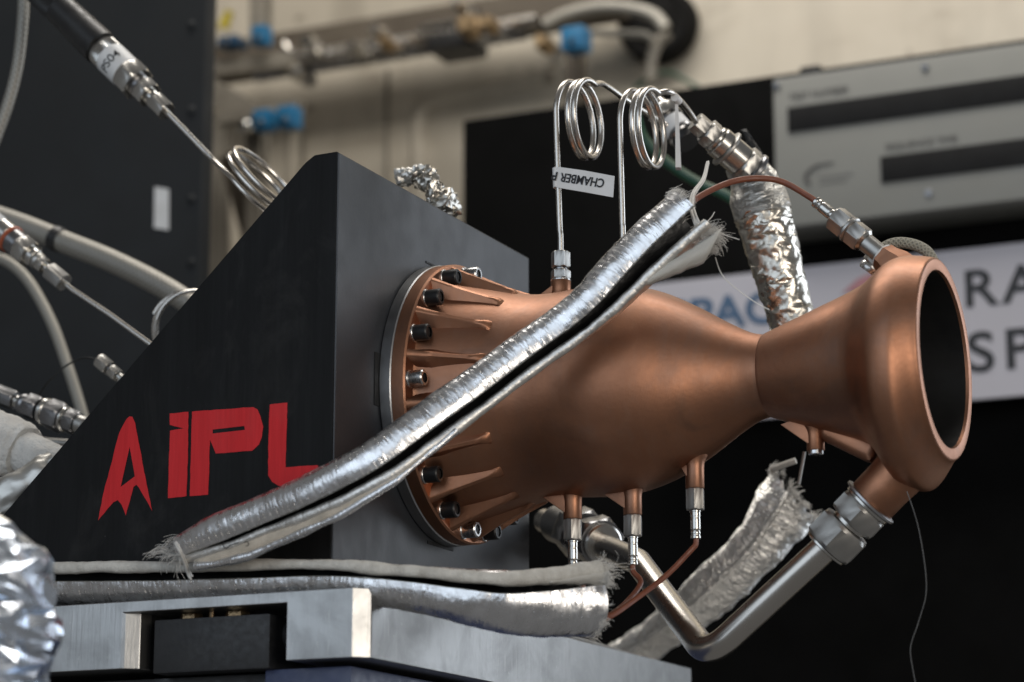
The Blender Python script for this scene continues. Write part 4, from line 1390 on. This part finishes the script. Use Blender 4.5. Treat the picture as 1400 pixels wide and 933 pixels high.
def facets(mb, path, r, n, amp, seed, fine=0.04):
    """foil: big random flat facets, then each split once with small creases"""
    rnd = random.Random(seed)
    fr = frames(path)
    rows = []
    m = len(path)
    for i, (p, (tt, a, b)) in enumerate(zip(path, fr)):
        q_ = r(i / (m - 1)) if callable(r) else r
        row = []
        for j in range(n):
            ang = 2 * math.pi * (j + 0.5 * (i % 2) + rnd.uniform(-0.3, 0.3)) / n
            row.append(p + (a * math.cos(ang) + b * math.sin(ang)) * q_ * (1 + rnd.uniform(-amp, amp)) + tt * rnd.uniform(-0.3, 0.3) * (path[1] - path[0]).length)
        rows.append(row)
    tri = []
    for i in range(m - 1):
        for j in range(n):
            k = (j + 1) % n
            A_, B_, C_, D_ = (i, j), (i, k), (i + 1, k), (i + 1, j)
            tri += [(A_, B_, C_), (A_, C_, D_)] if rnd.random() < 0.5 else [(A_, B_, D_), (B_, C_, D_)]
    vs, idx, fs = [], {}, []

    def vid(key, co):
        if key not in idx:
            idx[key] = len(vs)
            vs.append(co)
        return idx[key]
    for tr_ in tri:
        co = [rows[i][j] for i, j in tr_]
        ids = [vid(k_, c_) for k_, c_ in zip(tr_, co)]
        mids = []
        for u in range(3):
            k_ = tuple(sorted((tr_[u], tr_[(u + 1) % 3])))
            e_len = (co[u] - co[(u + 1) % 3]).length
            if k_ not in idx:
                rnd2 = random.Random(str(k_) + str(seed))
                vid(k_, (co[u] + co[(u + 1) % 3]) / 2 + V((rnd2.gauss(0, 1), rnd2.gauss(0, 1), rnd2.gauss(0, 1))) * e_len * fine)
            mids.append(idx[k_])
        fs += [(ids[0], mids[0], mids[2]), (ids[1], mids[1], mids[0]), (ids[2], mids[2], mids[1]), tuple(mids)]
    mb.add(vs, fs)
    return mb


facets(MB(), pa[k1 - 3::2], lambda s: 0.0188 - 0.004 * s, 19, 0.05, 4, 0.06).build('foil_wrap', FOIL_P, hose_t, angle=60)
# foil scrap behind the bracket top
c0 = at(586, 252, Y=0.02)
fs = thing('foil_wrap', at(600, 290, Y=0.02), 'crumpled foil end poking up behind the bracket top edge', 'foil')
facets(MB(), crom([at(612, 300, Y=0.03), at(600, 272, Y=0.025), at(590, 255, Y=0.02), at(578, 240, Y=0.02)], 5), lambda s: 0.0098 + 0.002 * math.sin(s * 8) - 0.003 * s, 15, 0.2, 8, 0.12).build('foil', FOIL_B, fs, angle=40)
crumple(MB(), crom([at(545, 246, Y=0.03), at(565, 240, Y=0.03), at(580, 236, Y=0.03)], 8), 0.006, 30, 0.6, 160, 3).build('dull_scrap', SLEEVE_OLD, fs, angle=20)

# loose hair-thin thread on the right
o = tube(MB(), crom([at(x, y, Y=-0.02) for x, y in ((1240, 672), (1254, 715), (1264, 770), (1266, 812), (1256, 850), (1245, 885), (1248, 915), (1254, 945))], 8), 0.00024, 5).build('loose_thread', simple('grey_thread', (0.14, 0.14, 0.14), 0, 0.6, bmp=0))
tag(o, 'single loose thread hanging below the nozzle', 'thread')

# ------------------------------------------------------------------ left side plumbing
LY = 0.02
o_ = at(40, -28, Y=LY)
d_ = (at(228, 153, Y=LY) - o_).normalized()
sc_ = 1 / pxm(at(150, 80, Y=LY))
s1 = thing('pressure_sensor', at(228, 153, Y=LY), 'black booted pressure sensor marked PS04 at the upper left', 'sensor')
span(s1, o_, at(228, 153, Y=LY), [('cable_gland', 'knurl', 58 * sc_, 46 * sc_, RUBBER), ('boot', 'cone', 74 * sc_, (45 * sc_, 50 * sc_), RUBBER), ('knurled_ring', 'knurl', 17 * sc_, 44 * sc_, STEEL), ('label_band', 'cyl', 30 * sc_, 46 * sc_, LABEL), ('hex_body', 'hex', 20 * sc_, 46 * sc_, STEEL), ('step', 'cyl', 7 * sc_, 32 * sc_, STEEL_D), ('hex_step', 'hex', 14 * sc_, 34 * sc_, STEEL), ('neck', 'cyl', 8 * sc_, 22 * sc_, STEEL), ('hex_nut', 'hex', 21 * sc_, 25 * sc_, STEEL)])
# lettering wrapped on the band
mid = o_ + (at(228, 153, Y=LY) - o_) * ((58 + 74 + 17 + 15) / 249)
ax1 = d_
rad1 = (-FW - ax1 * (-FW).dot(ax1)).normalized()
tan1 = ax1.cross(rad1)
if tan1.dot(RT) < 0:
    tan1 = -tan1
Rb = 23.1 * sc_
lt = text('PS04', 13 * sc_, V((0, 0, 0)), INK, None, 'lettering', right=(1, 0, 0), upv=(0, 1, 0), bold=0.00005, thick=0.0002)
xs = [v.co.x for v in lt.data.vertices]
w0, w1 = min(xs), max(xs)
for v in lt.data.vertices:
    ang = (v.co.x - (w0 + w1) / 2) / Rb - 0.15
    q = mid - ax1 * (v.co.y - 6 * sc_) + (rad1 * math.cos(ang) + tan1 * math.sin(ang)) * (Rb + v.co.z * 0.5 + 0.00012)
    v.co = q - s1.matrix_basis.translation
lt.parent = s1
sub = lt


def coil_path(c, e1_, e2_, ax, R, turns, pitch, a0_, n=36):
    out = []
    m = int(n * turns)
    for k in range(m + 1):
        a_ = a0_ + 2 * math.pi * turns * k / m
        out.append(c + (e1_ * math.cos(a_) + e2_ * math.sin(a_)) * R + ax * (pitch * (a_ - a0_) / (2 * math.pi)))
    return out


e1_ = (RT * 0.70 - UP * 0.71)
e2_ = (FW * 0.9 + (RT * 0.71 + UP * 0.70) * 0.20).normalized()
axx = (RT * 0.71 + UP * 0.70)
R_ = 60 * sc_
cc = at(352, 262, Y=LY)
cp = coil_path(cc, e1_, e2_, axx, R_, 2.5, 10 * sc_, math.pi)
tube(MB(), [at(222, 148, Y=LY)] + crom([at(226, 151, Y=LY), at(262, 188, Y=LY), at(292, 219, Y=LY)], 5) + cp[6:], 3.7 * sc_, 10).build('coiled_tube', TUBE, s1)

o_ = at(-14, 303, Y=LY)
d_ = (at(88, 387, Y=LY) - o_).normalized()
s2 = thing('pressure_sensor', at(88, 387, Y=LY), 'silver sensor with orange seal ring at the left edge', 'sensor')
e_ = span(s2, o_, at(88, 387, Y=LY), [('white_cap', 'hex', 18 * sc_, 34 * sc_, LABEL), ('body', 'cyl', 17 * sc_, 37 * sc_, STEEL), ('orange_ring', 'ring', 4 * sc_, 40 * sc_, ORANGE), ('rear_body', 'cyl', 14 * sc_, 36 * sc_, STEEL_D), ('hex_body', 'hex', 17 * sc_, 36 * sc_, STEEL), ('step', 'cyl', 9 * sc_, 27 * sc_, STEEL), ('step_ring', 'ring', 6 * sc_, 24 * sc_, STEEL_S), ('hex_step', 'hex', 9 * sc_, 21 * sc_, STEEL), ('neck', 'cyl', 8 * sc_, 12 * sc_, STEEL), ('hex_nut', 'hex', 24 * sc_, 24 * sc_, STEEL_S)])
tube(MB(), [e_ - d_ * 0.004, e_ + d_ * 0.01, at(150, 430, Y=LY), at(212, 475, Y=LY), at(260, 510, Y=LY)], 3.4 * sc_, 10).build('tube', TUBE, s2)

cc = at(268, 450, Y=0.06)
cp = coil_path(cc, RT, UP, (FW * 0.9 - RT * 0.45).normalized(), 51 * sc_, 2.6, 12 * sc_, math.radians(-60))
o = tube(MB(), cp, 3.0 * sc_, 10).build('coiled_tube', TUBE)
tag(o, 'thin steel tube loops peeking out behind the bracket slope', 'tube')

HY = 0.16
o = tube(MB(), crom([at(x, y, Y=HY) for x, y in ((-30, 288), (30, 308), (90, 332), (150, 356), (215, 388), (260, 416), (310, 455))], 10), 15.5 / pxm(at(100, 340, Y=HY)), 16).build('braided_hose', BRAID)
tag(o, 'thick braided steel hose sweeping behind the bracket', 'hose')
o = tube(MB(), crom([at(x, y, Y=HY - 0.0) for x, y in ((74, 325), (79, 327.5), (84, 329.5))], 4), 17.5 / pxm(at(100, 340, Y=HY)), 16).build('hose_band', RUBBER)
tag(o, 'dark band around the thick braided hose', 'band')
o = tube(MB(), crom([at(x, y, Y=0.22) for x, y in ((-20, 350), (10, 358), (40, 386), (70, 440), (92, 500), (108, 550), (122, 600))], 10), 7.5 / pxm(at(60, 420, Y=0.22)), 14).build('braided_hose', RIBHOSE)
tag(o, 'thinner pale hose falling down in front of the partition', 'hose')
o = tube(MB(), crom([at(x, y, Y=0.06) for x, y in ((33, -20), (31, 30), (24, 90), (10, 145), (-12, 205))], 10), 8.3 / pxm(at(20, 90, Y=0.06)), 14).build('braided_hose', BRAID)
tag(o, 'ribbed steel hose at the upper left corner', 'hose')

o_ = at(136, 493, Y=0.04)
d_ = (at(178, 528, Y=0.04) - o_).normalized()
s3 = thing('cable_fitting', at(170, 520, Y=0.04), 'small steel compression fitting with thin black wire', 'fitting')
span(s3, o_, at(178, 528, Y=0.04), [('hex_nut', 'hex', 17 * sc_, 20 * sc_, STEEL), ('neck', 'cyl', 4 * sc_, 12 * sc_, STEEL_D), ('hex_body', 'hex', 12 * sc_, 17 * sc_, STEEL), ('stem', 'cyl', 8 * sc_, 11 * sc_, STEEL), ('flange', 'ring', 5 * sc_, 20 * sc_, STEEL_S), ('rear_stem', 'cyl', 8 * sc_, 10 * sc_, STEEL)])
tube(MB(), crom([o_ + d_ * 0.002, at(130, 491, Y=0.04), at(112, 490, Y=0.04), at(88, 502, Y=0.04), at(66, 522, Y=0.04), at(50, 545, Y=0.05)], 6), 1.3 * sc_, 8).build('wire', WIRE, s3)

o_ = at(-20, 533, Y=0.02)
d_ = (at(118, 584, Y=0.02) - o_).normalized()
s4 = thing('union_fitting', at(118, 580, Y=0.02), 'heavy dark steel union fitting entering behind the bracket foot', 'fitting')
span(s4, o_, at(118, 584, Y=0.02), [('hex_bar', 'hex', 46 * sc_, 24 * sc_, STEEL_D), ('neck', 'cyl', 9 * sc_, 17 * sc_, STEEL), ('ring', 'ring', 9 * sc_, 28 * sc_, STEEL_D), ('hex_nut', 'hex', 19 * sc_, 31 * sc_, STEEL_D), ('groove', 'cyl', 5 * sc_, 26 * sc_, RUBBER), ('collar', 'ring', 8 * sc_, 38 * sc_, STEEL), ('hex_body', 'hex', 22 * sc_, 37 * sc_, STEEL_D), ('shoulder', 'ring', 6 * sc_, 34 * sc_, STEEL), ('end_body', 'hex', 16 * sc_, 30 * sc_, STEEL_D), ('end_cap', 'cyl', 12 * sc_, 26 * sc_, STEEL_S)])
o = tube(MB(), crom([at(x, y, Y=0.05) for x, y in ((40, 602), (62, 604), (90, 606), (130, 610))], 5), 5.5 * sc_, 12).build('short_tube', STEEL_S)
tag(o, 'short steel tube between the union fitting and the white wrapped pipe', 'tube')

wp = thing('wrapped_pipe', at(60, 640, Y=-0.06), 'white cloth wrapped pipe at the left behind the bracket foot', 'pipe')
sw = 1 / pxm(at(40, 620, Y=-0.06))
crumple(MB(), crom([at(-40, 590, Y=-0.06), at(-10, 602, Y=-0.06), at(18, 613, Y=-0.06), at(34, 620, Y=-0.06)], 8), lambda s: 42 * sw * (1 - 0.12 * max(0, s - 0.8) / 0.2), 48, 0.10, 70, 2).build('outer_wrap', WRAP, wp, angle=60)
crumple(MB(), crom([at(28, 616, Y=-0.06), at(52, 628, Y=-0.06), at(86, 645, Y=-0.06), at(110, 657, Y=-0.06)], 6), 30 * sw, 40, 0.05, 90, 6).build('inner_wrap', WRAP, wp, angle=60)
gf = crumple(MB(), crom([at(-40, 735, Y=-0.08), at(0, 700, Y=-0.08), at(36, 668, Y=-0.08), at(80, 640, Y=-0.07)], 8), lambda s: (38 - 12 * s) * sw, 44, 0.25, 60, 9).build('cloth_wrap', SLEEVE_OLD)
tag(gf, 'grey cloth wrapped hose under the white wrapped pipe', 'hose')

# foreground crumpled foil bundle
FY = -0.40
fw_ = thing('foil_bundle', at(20, 960, Y=FY), 'large crumpled silver foil bundle in the lower left foreground', 'foil')
sw = 1 / pxm(at(30, 850, Y=FY))
facets(MB(), crom([at(-62, 1000, Y=FY), at(-46, 930, Y=FY), at(-30, 870, Y=FY), at(-26, 830, Y=FY), at(-50, 790, Y=FY), at(-80, 760, Y=FY)], 4), lambda s: (108 - 30 * max(0, s - 0.72) / 0.28) * sw, 14, 0.075, 14, 0.08).build('foil', FOIL, fw_, angle=20)
crumple(MB(), crom([at(-60, 690, Y=FY + 0.02), at(-10, 735, Y=FY + 0.02), at(30, 770, Y=FY + 0.02), at(54, 792, Y=FY + 0.02)], 10), lambda s: (34 - 10 * s) * sw, 60, 0.2, 60, 17).build('foil_fold', SLEEVE_OLD, fw_, angle=25)
